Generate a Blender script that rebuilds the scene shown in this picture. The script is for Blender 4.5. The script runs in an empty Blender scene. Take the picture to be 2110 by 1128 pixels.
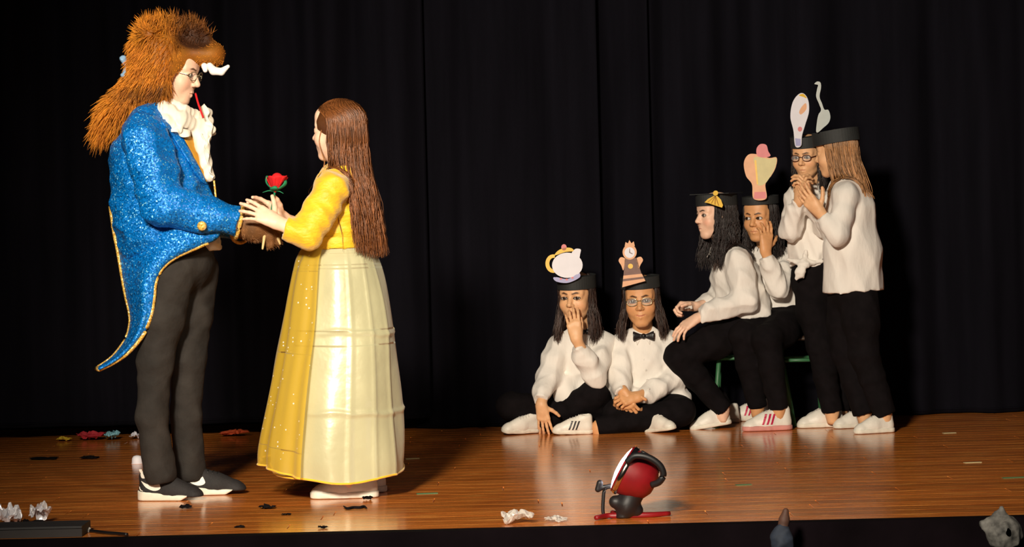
import bpy, bmesh, math, random
import numpy as np
from mathutils import Vector, Matrix
from mathutils.geometry import tessellate_polygon

# ------------------------------------------------------------------ camera, world, light
SC = bpy.context.scene
COL = SC.collection
F_PX, CAM_H, HOR, ROLL = 5450.0, 1.0, 465.0, 0.024      # focal length in px (2110 wide), eye height above the stage, horizon row
cam_d = bpy.data.cameras.new('camera')
cam = bpy.data.objects.new('camera', cam_d); COL.objects.link(cam)
cam_d.sensor_width = 36.0; cam_d.lens = 36.0 * F_PX / 2110.0
cam_d.shift_y = -(564.0 - HOR) / 2110.0
cam_d.clip_end = 100
cam.matrix_world = Matrix.Translation((0, 0, CAM_H)) @ Matrix.Rotation(ROLL, 4, 'Y') @ Matrix.Rotation(math.pi / 2, 4, 'X')
SC.camera = cam

SC.view_settings.view_transform = 'Standard'
SC.view_settings.look = 'None'
SC.view_settings.gamma = 1.0
SC.view_settings.use_curve_mapping = False
SC.view_settings.exposure = 0.0
SC.cycles.max_bounces = 6
SC.cycles.transparent_max_bounces = 12

world = bpy.data.worlds.new('dark_hall'); SC.world = world
world.use_nodes = True
world.node_tree.nodes['Background'].inputs[0].default_value = (0.55, 0.5, 0.62, 1)
world.node_tree.nodes['Background'].inputs[1].default_value = 0.02

def spot(name, loc, target, power, color, angle, blend, size):
    l = bpy.data.lights.new(name, 'SPOT'); l.energy = power; l.color = color
    l.spot_size = math.radians(angle); l.spot_blend = blend; l.shadow_soft_size = size
    o = bpy.data.objects.new(name, l); COL.objects.link(o)
    o.location = loc
    o.rotation_euler = (Vector(target) - Vector(loc)).to_track_quat('-Z', 'Y').to_euler()
    return o
WARM = (1.0, 0.85, 0.62)
spot('hall_spotlight', (-2.6, 1.5, 3.6), (-1.0, 9.9, 0.8), 800, WARM, 17, 0.8, 0.3)
spot('hall_spotlight', (2.2, 1.5, 3.8), (-0.6, 10.0, 0.7), 700, WARM, 20, 0.9, 0.3)
spot('hall_floodlight', (-1.6, 1.5, 3.4), (0.9, 12.0, 0.5), 4900, (1.0, 0.89, 0.73), 40, 0.9, 0.4)

# ------------------------------------------------------------------ helpers
def P(px, py, Y):
    u, v = px - 1055.0, py - HOR
    c, s = math.cos(ROLL), math.sin(ROLL)
    return np.array([(u * c - v * s) / F_PX * Y, Y, CAM_H - (u * s + v * c) / F_PX * Y])
def ground(px, py):                                     # the stage floor point seen at a pixel
    u, v = px - 1055.0, py - HOR
    return P(px, py, F_PX * CAM_H / (u * math.sin(ROLL) + v * math.cos(ROLL)))
def nrm(v):
    v = np.asarray(v, float); return v / np.linalg.norm(v)
RNG = np.random.default_rng(7)

def tag(o, label=None, cat=None, group=None, kind=None):
    for k, v in (('label', label), ('category', cat), ('group', group), ('kind', kind)):
        if v: o[k] = v
    return o
def empty(name, loc):
    o = bpy.data.objects.new(name, None); COL.objects.link(o)
    o.empty_display_size = 0.1; o.location = loc
    return o
def wloc(o):
    l = np.array(o.location)
    return l if o.parent is None else l + wloc(o.parent)
def link_mesh(name, verts, faces, mats, parent=None, smooth=True, col=None, fmat=None):
    verts = np.asarray(verts, np.float64).reshape(-1, 3)
    base = np.array([(verts[:, 0].min() + verts[:, 0].max()) / 2, (verts[:, 1].min() + verts[:, 1].max()) / 2, verts[:, 2].min()])
    me = bpy.data.meshes.new(name)
    if isinstance(faces, np.ndarray):
        nf, k = faces.shape
        me.vertices.add(len(verts)); me.vertices.foreach_set('co', (verts - base).astype(np.float32).ravel())
        me.loops.add(nf * k); me.loops.foreach_set('vertex_index', faces.astype(np.int32).ravel())
        me.polygons.add(nf); me.polygons.foreach_set('loop_start', np.arange(0, nf * k, k, dtype=np.int32))
        me.update(calc_edges=True); me.validate()
    else:
        me.from_pydata((verts - base).tolist(), [], faces); me.update()
    if not isinstance(mats, (list, tuple)): mats = [mats]
    for m in mats: me.materials.append(m)
    n = len(me.polygons)
    me.polygons.foreach_set('use_smooth', np.full(n, bool(smooth)))
    if fmat is not None: me.polygons.foreach_set('material_index', np.asarray(fmat, np.int32))
    if col is not None:
        a = me.color_attributes.new('Col', 'FLOAT_COLOR', 'POINT')
        c4 = np.ones((len(verts), 4), np.float32); c4[:, :3] = col
        a.data.foreach_set('color', c4.ravel())
    me.update()
    o = bpy.data.objects.new(name, me); COL.objects.link(o)
    o.location = base
    if parent is not None:
        o.parent = parent; o.location = base - wloc(parent)
    return o

# ---------- materials
def lin(r, g, b):
    return tuple(((c / 255.0) / 12.92 if c / 255.0 <= 0.04045 else ((c / 255.0 + 0.055) / 1.055) ** 2.4) for c in (r, g, b))
def material(name, color, rough=0.6, metal=0.0, var=0.0, vscale=20.0, bump=0.0, bscale=60.0, stretch=(1, 1, 1), attr=False,
             sss=0.0, sheen=0.0, spec=0.5, coat=0.0, emit=None, estr=0.0, trans=0.0, alpha=1.0, coords='Object', rand=0.0):
    m = bpy.data.materials.new(name); m.use_nodes = True
    nt = m.node_tree; b = nt.nodes['Principled BSDF']; N = nt.nodes.new; L = nt.links.new
    b.inputs['Base Color'].default_value = (*color, 1)
    b.inputs['Roughness'].default_value = rough; b.inputs['Metallic'].default_value = metal
    b.inputs['Specular IOR Level'].default_value = spec
    b.inputs['Subsurface Weight'].default_value = sss; b.inputs['Subsurface Radius'].default_value = (0.012, 0.005, 0.003)
    b.inputs['Subsurface Scale'].default_value = 1.0
    b.inputs['Sheen Weight'].default_value = sheen; b.inputs['Coat Weight'].default_value = coat
    b.inputs['Coat Roughness'].default_value = 0.12
    b.inputs['Transmission Weight'].default_value = trans; b.inputs['Alpha'].default_value = alpha
    if emit: b.inputs['Emission Color'].default_value = (*emit, 1); b.inputs['Emission Strength'].default_value = estr
    tc = N('ShaderNodeTexCoord'); mp = N('ShaderNodeMapping'); mp.inputs['Scale'].default_value = stretch
    L(tc.outputs[coords], mp.inputs['Vector'])
    src = None
    if attr:
        a = N('ShaderNodeVertexColor'); a.layer_name = 'Col'; src = a.outputs['Color']
    if var > 0:
        t = N('ShaderNodeTexNoise'); t.inputs['Scale'].default_value = vscale; t.inputs['Detail'].default_value = 5
        L(mp.outputs[0], t.inputs['Vector'])
        r = N('ShaderNodeMapRange'); r.inputs['From Min'].default_value = 0.3; r.inputs['From Max'].default_value = 0.7
        r.inputs['To Min'].default_value = 1 - var; r.inputs['To Max'].default_value = 1 + var
        L(t.outputs['Fac'], r.inputs['Value'])
        mx = N('ShaderNodeMix'); mx.data_type = 'RGBA'; mx.blend_type = 'MULTIPLY'; mx.inputs['Factor'].default_value = 1
        if src: L(src, mx.inputs['A'])
        else: mx.inputs['A'].default_value = (*color, 1)
        L(r.outputs[0], mx.inputs['B']); src = mx.outputs['Result']
    if rand > 0:
        oi = N('ShaderNodeObjectInfo'); hs = N('ShaderNodeHueSaturation')
        r2 = N('ShaderNodeMapRange'); r2.inputs['To Min'].default_value = 1 - rand; r2.inputs['To Max'].default_value = 1 + rand
        L(oi.outputs['Random'], r2.inputs['Value']); L(r2.outputs[0], hs.inputs['Value'])
        if src: L(src, hs.inputs['Color'])
        else: hs.inputs['Color'].default_value = (*color, 1)
        src = hs.outputs[0]
    if src: L(src, b.inputs['Base Color'])
    if bump > 0:
        t2 = N('ShaderNodeTexNoise'); t2.inputs['Scale'].default_value = bscale; t2.inputs['Detail'].default_value = 4
        L(mp.outputs[0], t2.inputs['Vector'])
        bp = N('ShaderNodeBump'); bp.inputs['Strength'].default_value = 1.0; bp.inputs['Distance'].default_value = bump
        L(t2.outputs['Fac'], bp.inputs['Height']); L(bp.outputs[0], b.inputs['Normal'])
    return m

def sequin_material(name, dark, mid, light, scale, rough=0.32, metal=0.55, cut=0.88):
    m = bpy.data.materials.new(name); m.use_nodes = True
    nt = m.node_tree; b = nt.nodes['Principled BSDF']; N = nt.nodes.new; L = nt.links.new
    tc = N('ShaderNodeTexCoord'); v = N('ShaderNodeTexVoronoi'); v.inputs['Scale'].default_value = scale
    L(tc.outputs['Object'], v.inputs['Vector'])
    sp = N('ShaderNodeSeparateColor'); L(v.outputs['Color'], sp.inputs[0])
    cr = N('ShaderNodeValToRGB'); e = cr.color_ramp.elements
    e[0].position = 0.0; e[0].color = (*dark, 1); e[1].position = 1.0; e[1].color = (*light, 1)
    k = e.new(0.45); k.color = (*mid, 1); k = e.new(cut); k.color = (*mid, 1)
    L(sp.outputs[0], cr.inputs[0]); L(cr.outputs[0], b.inputs['Base Color'])
    # every sequin tilts its own way
    sub = N('ShaderNodeVectorMath'); sub.operation = 'SUBTRACT'; sub.inputs[1].default_value = (0.5, 0.5, 0.5)
    L(v.outputs['Color'], sub.inputs[0])
    sc = N('ShaderNodeVectorMath'); sc.operation = 'SCALE'; sc.inputs['Scale'].default_value = 0.7
    L(sub.outputs[0], sc.inputs[0])
    g = N('ShaderNodeNewGeometry'); ad = N('ShaderNodeVectorMath'); ad.operation = 'ADD'
    L(g.outputs['Normal'], ad.inputs[0]); L(sc.outputs[0], ad.inputs[1])
    no = N('ShaderNodeVectorMath'); no.operation = 'NORMALIZE'; L(ad.outputs[0], no.inputs[0]); L(no.outputs[0], b.inputs['Normal'])
    b.inputs['Roughness'].default_value = rough; b.inputs['Metallic'].default_value = metal
    return m

# ---------- signed distance fields, turned into meshes with surface nets
class Field:
    def __init__(s, lo, hi, vox):
        s.lo = np.asarray(lo, float); s.v = vox
        s.n = np.ceil((np.asarray(hi, float) - s.lo) / vox).astype(int) + 1
        s.ax = [(s.lo[i] + vox * np.arange(s.n[i])).astype(np.float32) for i in range(3)]
        s.d = np.full(s.n, 1.0, np.float32)
    def grid(s, lo=None, hi=None):
        sl = []
        for i in range(3):
            a = 0 if lo is None else max(0, int(math.floor((lo[i] - s.lo[i]) / s.v)))
            b = s.n[i] if hi is None else min(s.n[i], int(math.ceil((hi[i] - s.lo[i]) / s.v)) + 1)
            sl.append(slice(a, max(a, b)))
        return tuple(sl), (s.ax[0][sl[0]][:, None, None], s.ax[1][sl[1]][None, :, None], s.ax[2][sl[2]][None, None, :])
    def mix(s, sl, e, k, op):
        d = s.d[sl]
        if d.size == 0: return
        if op == 'sub':
            e = -e
            if k > 0:
                h = np.clip(0.5 - 0.5 * (e - d) / k, 0, 1); s.d[sl] = d * h + e * (1 - h) + k * h * (1 - h)
            else: s.d[sl] = np.maximum(d, e)
        else:
            if k > 0:
                h = np.clip(0.5 + 0.5 * (e - d) / k, 0, 1); s.d[sl] = d * h + e * (1 - h) - k * h * (1 - h)
            else: s.d[sl] = np.minimum(d, e)
    def cone(s, a, b, ra, rb, k=0.02, n=None, sq=1.0, cut_a=None, cut_b=None, op='add'):
        """tapered capsule; sq>1 flattens it along n; cut_a/cut_b end it flat that far beyond the end"""
        a = np.asarray(a, float); b = np.asarray(b, float)
        R = max(ra, rb) + k + 3 * s.v
        sl, (X, Y, Z) = s.grid(np.minimum(a, b) - R, np.maximum(a, b) + R)
        px, py, pz = X - a[0], Y - a[1], Z - a[2]
        ab = b - a
        if n is not None:
            n = nrm(n); q = (px * n[0] + py * n[1] + pz * n[2]) * (sq - 1)
            px, py, pz = px + q * n[0], py + q * n[1], pz + q * n[2]
            ab = ab + ab.dot(n) * (sq - 1) * n
        L2 = max(ab.dot(ab), 1e-9)
        t = (px * ab[0] + py * ab[1] + pz * ab[2]) / L2
        tc = np.clip(t, 0, 1)
        e = np.sqrt((px - tc * ab[0]) ** 2 + (py - tc * ab[1]) ** 2 + (pz - tc * ab[2]) ** 2) - (ra + (rb - ra) * tc)
        L = math.sqrt(L2)
        if cut_b is not None: e = np.maximum(e, (t - 1) * L - cut_b)
        if cut_a is not None: e = np.maximum(e, -t * L - cut_a)
        s.mix(sl, e.astype(np.float32), k, op)
    def chain(s, pts, rad, k=0.02, **kw):
        for i in range(len(pts) - 1): s.cone(pts[i], pts[i + 1], rad[i], rad[i + 1], k, **kw)
    def ell(s, c, r, k=0.02, R=None, op='add'):
        c = np.asarray(c, float); r = np.asarray(r, float)
        m = r.max() + k + 3 * s.v
        sl, (X, Y, Z) = s.grid(c - m, c + m)
        px, py, pz = X - c[0], Y - c[1], Z - c[2]
        if R is not None:
            px, py, pz = (R[0][0] * px + R[0][1] * py + R[0][2] * pz, R[1][0] * px + R[1][1] * py + R[1][2] * pz, R[2][0] * px + R[2][1] * py + R[2][2] * pz)
        k0 = np.sqrt((px / r[0]) ** 2 + (py / r[1]) ** 2 + (pz / r[2]) ** 2)
        k1 = np.sqrt((px / r[0] ** 2) ** 2 + (py / r[1] ** 2) ** 2 + (pz / r[2] ** 2) ** 2) + 1e-6
        s.mix(sl, (k0 * (k0 - 1) / k1).astype(np.float32), k, op)
    def plane(s, p, n, k=0.0):                            # keep the side n points away from
        n = nrm(n); sl, (X, Y, Z) = s.grid()
        s.mix(sl, (-((X - p[0]) * n[0] + (Y - p[1]) * n[1] + (Z - p[2]) * n[2])).astype(np.float32), k, 'sub')
    def wrinkle(s, amp, seed, w=(0.05, 0.14), squash=(1, 1, 1), terms=6, lo=None, hi=None):
        r = np.random.default_rng(seed); sl, (X, Y, Z) = s.grid(lo, hi)
        acc = 0
        for i in range(terms):
            kv = nrm(r.normal(size=3) * np.array(squash)) * 2 * math.pi / r.uniform(*w)
            k2 = r.normal(size=3) * 9; ph = r.uniform(0, 6.28, 2)
            acc = acc + np.abs(np.sin(0.5 * (kv[0] * X + kv[1] * Y + kv[2] * Z) + ph[0] + 1.2 * np.sin(k2[0] * X + k2[1] * Y + k2[2] * Z + ph[1]))) - 0.6
        s.d[sl] += (amp * acc / terms ** 0.35).astype(np.float32)
    def hit(s, px, py, off=0.0):
        """first point of the surface on the line of sight through a pixel"""
        ys = np.arange(s.lo[1], s.lo[1] + s.v * (s.n[1] - 1), s.v * 0.5)
        for y in ys:
            p = P(px, py, y); i = np.round((p - s.lo) / s.v).astype(int)
            if (i >= 0).all() and (i < s.n).all() and s.d[tuple(i)] < 0: return P(px, py, y - off)
        return None
    def mesh(s):
        d = s.d; lo = s.lo; v = s.v
        sg = d < 0
        c = np.zeros(np.array(d.shape) - 1, np.uint8)
        offs = [(i, j, k) for i in (0, 1) for j in (0, 1) for k in (0, 1)]
        nx, ny, nz = c.shape
        for o in offs: c += sg[o[0]:o[0] + nx, o[1]:o[1] + ny, o[2]:o[2] + nz]
        I = np.argwhere((c > 0) & (c < 8))
        if len(I) == 0: return np.zeros((0, 3)), np.zeros((0, 4), int)
        val = {o: d[I[:, 0] + o[0], I[:, 1] + o[1], I[:, 2] + o[2]] for o in offs}
        acc = np.zeros((len(I), 3)); cnt = np.zeros(len(I))
        for o in offs:
            for ax in range(3):
                if o[ax]: continue
                q = list(o); q[ax] = 1; q = tuple(q)
                A, B = val[o], val[q]; m = (A < 0) != (B < 0)
                t = np.where(m, A / np.where(m, A - B, 1), 0)
                p = np.tile(np.array(o, float), (len(I), 1)); p[:, ax] = t
                acc += p * m[:, None]; cnt += m
        V = lo + v * (I + acc / cnt[:, None])
        vid = np.full(c.shape, -1, np.int64); vid[I[:, 0], I[:, 1], I[:, 2]] = np.arange(len(I))
        F = []
        for ax in range(3):
            a1, a2 = (ax + 1) % 3, (ax + 2) % 3
            s0 = [slice(None)] * 3; s1 = [slice(None)] * 3
            s0[ax] = slice(0, -1); s1[ax] = slice(1, None)
            E = sg[tuple(s0)] != sg[tuple(s1)]
            J = np.argwhere(E)
            J = J[(J[:, a1] > 0) & (J[:, a2] > 0) & (J[:, a1] < c.shape[a1]) & (J[:, a2] < c.shape[a2])]
            if len(J) == 0: continue
            def cell(o1, o2):
                K = J.copy(); K[:, a1] += o1; K[:, a2] += o2; return vid[K[:, 0], K[:, 1], K[:, 2]]
            q = np.stack([cell(-1, -1), cell(0, -1), cell(0, 0), cell(-1, 0)], 1)
            inside = sg[J[:, 0], J[:, 1], J[:, 2]]
            q[~inside] = q[~inside][:, ::-1]
            F.append(q)
        F = np.concatenate(F); F = F[(F >= 0).all(1)]
        return V, F

def bounds(pts, pad):
    a = np.array(pts, float); return a.min(0) - pad, a.max(0) + pad

def join(parts):                                           # [(verts, quads, colours)] -> one mesh
    V, F, C, n = [], [], [], 0
    for p in parts:
        V.append(p[0]); F.append(p[1] + n); n += len(p[0])
        C.append(p[2] if len(p) > 2 else np.ones((len(p[0]), 3)))
    return np.concatenate(V), np.concatenate(F), np.concatenate(C)

def tubes(paths, rad, sides=4, closed=False, ends=True):
    """paths (n,m,3), rad (n,m) -> verts, quads; every path becomes one tube"""
    paths = np.asarray(paths, float); n, m, _ = paths.shape
    rad = np.broadcast_to(np.asarray(rad, float), (n, m))
    if closed: T = np.roll(paths, -1, 1) - np.roll(paths, 1, 1)
    else: T = np.gradient(paths, axis=1)
    T /= np.linalg.norm(T, axis=2, keepdims=True) + 1e-9
    ref = np.where(np.abs(T[..., 2:3]) > 0.9, np.array([1.0, 0, 0]), np.array([0, 0, 1.0]))
    U = np.cross(T, ref); U /= np.linalg.norm(U, axis=2, keepdims=True) + 1e-9
    W = np.cross(T, U)
    an = np.arange(sides) * 2 * math.pi / sides
    V = paths[:, :, None] + rad[:, :, None, None] * (np.cos(an)[None, None, :, None] * U[:, :, None] + np.sin(an)[None, None, :, None] * W[:, :, None])
    idx = np.arange(n * m * sides).reshape(n, m, sides)
    if closed: A, B = idx, np.roll(idx, -1, 1)
    else: A, B = idx[:, :-1], idx[:, 1:]
    q = np.stack([A, np.roll(A, -1, 2), np.roll(B, -1, 2), B], -1).reshape(-1, 4)
    V = V.reshape(-1, 3)
    if not closed and ends:                              # close both ends with a point
        e0 = paths[:, 0]; e1 = paths[:, -1]
        i0 = len(V) + np.arange(n); i1 = i0 + n
        V = np.concatenate([V, e0, e1])
        a = idx[:, 0]; b = idx[:, -1]
        for k in range(0, sides, 2):
            k1, k2 = (k + 1) % sides, (k + 2) % sides
            q = np.concatenate([q, np.stack([i0, a[:, k2], a[:, k1], a[:, k]], 1), np.stack([i1, b[:, k], b[:, k1], b[:, k2]], 1)])
    return V, q

def spline(pts, m):
    """smooth curve through points, m samples"""
    p = np.asarray(pts, float); n = len(p)
    q = np.vstack([2 * p[0] - p[1], p, 2 * p[-1] - p[-2]])
    t = np.linspace(0, n - 1 - 1e-6, m); i = t.astype(int); f = (t - i)[:, None]
    a, b, c, d = q[i], q[i + 1], q[i + 2], q[i + 3]
    return 0.5 * (2 * b + (c - a) * f + (2 * a - 5 * b + 4 * c - d) * f ** 2 + (3 * b - a - 3 * c + d) * f ** 3)

def sheet(grid, thick=0.0):
    """grid (r,c,3) of points -> verts, quads; with thickness along the normals"""
    g = np.asarray(grid, float); r, c, _ = g.shape
    idx = np.arange(r * c).reshape(r, c)
    q = np.stack([idx[:-1, :-1], idx[:-1, 1:], idx[1:, 1:], idx[1:, :-1]], -1).reshape(-1, 4)
    if thick <= 0: return g.reshape(-1, 3), q
    nn = np.cross(np.gradient(g, axis=1), np.gradient(g, axis=0)); nn /= np.linalg.norm(nn, axis=2, keepdims=True) + 1e-9
    g2 = g + nn * thick; N = r * c
    V = np.concatenate([g.reshape(-1, 3), g2.reshape(-1, 3)])
    rim = np.concatenate([idx[0, :-1], idx[:-1, -1], idx[-1, ::-1][:-1], idx[::-1, 0][:-1]])
    nx = np.roll(rim, -1)
    side = np.stack([rim, rim + N, nx + N, nx], 1)
    return V, np.concatenate([q, q[:, ::-1] + N, side])

def revolve(profile, seg=24, center=(0, 0, 0), R=None):
    pr = np.asarray(profile, float); m = len(pr)
    an = np.arange(seg) * 2 * math.pi / seg
    V = np.stack([pr[:, None, 0] * np.cos(an), pr[:, None, 0] * np.sin(an), np.repeat(pr[:, 1:2], seg, 1)], -1).reshape(-1, 3)
    if R is not None: V = V @ np.asarray(R).T
    V = V + np.asarray(center)
    i = np.arange(m * seg).reshape(m, seg)
    q = np.stack([i[:-1], np.roll(i[:-1], -1, 1), np.roll(i[1:], -1, 1), i[1:]], -1).reshape(-1, 4)
    return V, q

def boxes(lst):
    """[(lo, hi)] -> verts, quads"""
    V, F = [], []
    for lo, hi in lst:
        n = len(V)
        for i in range(8): V.append([(lo, hi)[(i >> k) & 1][k] for k in range(3)])
        F += [[n, n + 2, n + 3, n + 1], [n + 4, n + 5, n + 7, n + 6], [n, n + 1, n + 5, n + 4], [n + 2, n + 6, n + 7, n + 3], [n, n + 4, n + 6, n + 2], [n + 1, n + 3, n + 7, n + 5]]
    return np.array(V, float), np.array(F)

def frame(f, up=(0, 0, 1)):
    """columns: right, forward, up"""
    f = nrm(f); r = nrm(np.cross(f, up)); u = np.cross(r, f)
    return np.stack([r, f, u], 1)
# ------------------------------------------------------------------ the stage
M_FLOOR_BASE = material('stage_subfloor', lin(40, 22, 14), 0.8)
def plank_material():
    m = bpy.data.materials.new('varnished_plank'); m.use_nodes = True
    nt = m.node_tree; b = nt.nodes['Principled BSDF']; N = nt.nodes.new; L = nt.links.new
    tc = N('ShaderNodeTexCoord'); mp = N('ShaderNodeMapping'); mp.inputs['Scale'].default_value = (0.8, 9, 1)
    oi = N('ShaderNodeObjectInfo')
    ad = N('ShaderNodeVectorMath'); ad.operation = 'ADD'
    L(tc.outputs['Object'], ad.inputs[0]); L(oi.outputs['Location'], ad.inputs[1]); L(ad.outputs[0], mp.inputs['Vector'])
    t = N('ShaderNodeTexNoise'); t.inputs['Scale'].default_value = 5.0; t.inputs['Detail'].default_value = 8; t.inputs['Roughness'].default_value = 0.65
    L(mp.outputs[0], t.inputs['Vector'])
    cr = N('ShaderNodeValToRGB'); e = cr.color_ramp.elements
    e[0].position = 0.28; e[0].color = (*lin(164, 78, 28), 1); e[1].position = 0.74; e[1].color = (*lin(255, 180, 88), 1)
    k = e.new(0.5); k.color = (*lin(226, 128, 50), 1)
    L(t.outputs['Fac'], cr.inputs[0])
    hs = N('ShaderNodeHueSaturation'); r2 = N('ShaderNodeMapRange'); r2.inputs['To Min'].default_value = 0.82; r2.inputs['To Max'].default_value = 1.15
    L(oi.outputs['Random'], r2.inputs['Value']); L(r2.outputs[0], hs.inputs['Value']); L(cr.outputs[0], hs.inputs['Color'])
    L(hs.outputs[0], b.inputs['Base Color'])
    rr = N('ShaderNodeMapRange'); rr.inputs['To Min'].default_value = 0.16; rr.inputs['To Max'].default_value = 0.34
    L(t.outputs['Fac'], rr.inputs['Value']); L(rr.outputs[0], b.inputs['Roughness'])
    bp = N('ShaderNodeBump'); bp.inputs['Distance'].default_value = 0.0003; bp.inputs['Strength'].default_value = 0.5
    L(t.outputs['Fac'], bp.inputs['Height']); L(bp.outputs[0], b.inputs['Normal'])
    b.inputs['Specular IOR Level'].default_value = 0.5; b.inputs['Coat Weight'].default_value = 0.5; b.inputs['Coat Roughness'].default_value = 0.13
    return m
M_PLANK = plank_material()
STAGE_Y0, STAGE_Y1 = 8.75, 13.75
V, Fq = boxes([((-4.2, STAGE_Y0, -0.10), (4.2, STAGE_Y1, -0.024))])
floor = link_mesh('floor', V, Fq, M_FLOOR_BASE, smooth=False); tag(floor, 'varnished brown wooden plank stage floor', None, kind='structure')
def plank_mesh(L, w):
    bm = bmesh.new(); bmesh.ops.create_cube(bm, size=1.0)
    bmesh.ops.scale(bm, vec=(L, w, 0.024), verts=bm.verts)
    bmesh.ops.translate(bm, vec=(0, 0, -0.012), verts=bm.verts)
    top = [ed for ed in bm.edges if all(v.co.z > -0.001 for v in ed.verts)]
    bmesh.ops.bevel(bm, geom=top, offset=0.0007, segments=1, affect='EDGES')
    me = bpy.data.meshes.new('plank'); bm.to_mesh(me); bm.free(); me.materials.append(M_PLANK); return me
PW = 0.125; rr_ = random.Random(3)
full = plank_mesh(1.697, PW - 0.0016)
for r in range(40):
    y = STAGE_Y0 + PW * (r + 0.5)
    off = rr_.uniform(-0.8, 0.8)
    for k in range(-3, 4):
        x0 = k * 1.7 + off - 0.85; x1 = x0 + 1.7
        a, b_ = max(x0, -4.2), min(x1, 4.2)
        if b_ - a < 0.05: continue
        me = full if b_ - a > 1.69 else plank_mesh(b_ - a - 0.003, PW - 0.0016)
        o = bpy.data.objects.new('plank', me); COL.objects.link(o); o.parent = floor
        o.location = Vector(((a + b_) / 2, y, 0)) - floor.location

M_DARKWALL = material('dark_plaster', lin(16, 14, 16), 0.9, var=0.2, vscale=3)
M_RISER = material('black_stage_skirting', lin(12, 7, 10), 0.95, var=0.3, vscale=6, bump=0.002, bscale=30, spec=0.05)
V, Fq = boxes([((-4.6, 8.68, -0.98), (4.6, 8.75, 0.002))])
tag(link_mesh('wall_stage_front', V, Fq, M_RISER, smooth=False), 'dark front face of the stage', None, kind='structure')
V, Fq = boxes([((-6, -1, -1.05), (6, 8.68, -0.98))])
tag(link_mesh('floor_hall', V, Fq, material('dark_hall_floor', lin(30, 24, 22), 0.7, var=0.2, vscale=4), smooth=False), 'dark floor of the hall before the stage', None, kind='structure')
V, Fq = boxes([((-5, 13.75, -0.98), (5, 13.9, 4.2))])
tag(link_mesh('wall_back', V, Fq, M_DARKWALL, smooth=False), 'dark wall behind the black curtains', None, kind='structure')

M_CURTAIN = material('black_curtain_cloth', lin(18, 17, 23), 0.9, var=0.25, vscale=2.2, stretch=(6, 1, 0.4), bump=0.0015, bscale=420, spec=0.04)
def curtain(x0, x1, y, zb, seed, label, yslope=0.0):
    r = np.random.default_rng(seed); nx = int((x1 - x0) / 0.012); nz = 40
    xs = np.linspace(x0, x1, nx); zs = zb + (3.3 - zb) * np.linspace(0, 1, nz) ** 1.3
    X, Z = np.meshgrid(xs, zs)
    ph = r.uniform(0, 6.28, 5)
    wv = 0.17 * np.sin(X * 2.1 + ph[0]) + X
    fold = 0.045 * np.sin(wv * 2 * math.pi / 0.36 + ph[1]) + 0.014 * np.sin(wv * 2 * math.pi / 0.15 + ph[2] + 0.6 * np.sin(Z * 1.1 + ph[3]))
    fold *= 0.72 + 0.28 * np.sin(Z * 0.8 + X * 1.7 + ph[4])
    Y = y + yslope * (X - x0) + fold + 0.012 * np.sin(Z * 3 + X * 5)
    V, q = sheet(np.stack([X, Y, Z], -1), 0.004)
    o = link_mesh('stage_curtain', V, q, M_CURTAIN)
    hem = np.stack([X[0], Y[0] - 0.003, Z[0] + 0.02], -1)[None]
    Vh, qh = tubes(hem, 0.006, 4); link_mesh('hem', Vh, qh, M_CURTAIN, o)
    return tag(o, label, 'curtain', 'black stage curtains')
curtain(-3.2, -0.42, 13.02, 0.062, 1, 'black pleated stage curtain behind the couple, at far left')
curtain(-0.50, 0.44, 13.13, 0.004, 2, 'black pleated stage curtain just left of the seated pair')
curtain(0.40, 0.70, 13.22, 0.004, 3, 'narrow black pleated stage curtain above the seated pair')
curtain(0.60, 3.2, 13.30, 0.004, 4, 'wide black pleated stage curtain behind the standing girls')
# ------------------------------------------------------------------ parts of people
M_SKIN = material('skin', (1, 1, 1), 0.5, var=0.06, vscale=40, attr=True, sss=0.06, bump=0.0004, bscale=300)
M_EYE = material('eyeball', (1, 1, 1), 0.15, attr=True, var=0.02)
M_HAIR = material('hair', (1, 1, 1), 0.42, attr=True, var=0.15, vscale=60, spec=0.35)
M_FUR = material('long_pile_fur', (1, 1, 1), 0.6, attr=True, var=0.12, vscale=30, spec=0.3)
M_SHIRT = material('white_cotton_shirt', lin(232, 226, 218), 0.75, var=0.05, vscale=14, bump=0.006, bscale=20, stretch=(1, 1, 0.32), sheen=0.1, spec=0.3)
M_BLACKCLOTH = material('black_trouser_cloth', lin(15, 11, 13), 0.9, var=0.3, vscale=25, bump=0.003, bscale=22, spec=0.12)
M_DENIM = material('washed_black_denim', lin(46, 42, 39), 0.85, var=0.35, vscale=9, bump=0.004, bscale=26, spec=0.25)
M_CARD_BLACK = material('black_card', lin(34, 36, 36), 0.7, var=0.2, vscale=14, bump=0.0006, bscale=80)
M_WHITE_SHOE = material('white_leather', lin(228, 222, 210), 0.45, var=0.05, vscale=30, bump=0.0008, bscale=120)
M_WHITE_SOLE = material('white_rubber', lin(226, 220, 204), 0.55, var=0.08, vscale=40, bump=0.0004, bscale=200)
M_LACE = material('white_lace', lin(214, 208, 200), 0.8, bump=0.0005, bscale=400)
M_MAGENTA = material('magenta_stripe', lin(190, 20, 70), 0.5, var=0.05)
M_GREYSTRIPE = material('dark_stripe', lin(58, 54, 56), 0.5, var=0.05)
M_BLACK = material('black_plastic', lin(18, 17, 18), 0.4, var=0.1)
M_METALFRAME = material('spectacle_frame_metal', lin(196, 190, 160), 0.3, metal=0.9, var=0.05)
M_LENS = material('spectacle_lens', (1, 1, 1), 0.02, alpha=0.14, spec=0.8)

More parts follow.
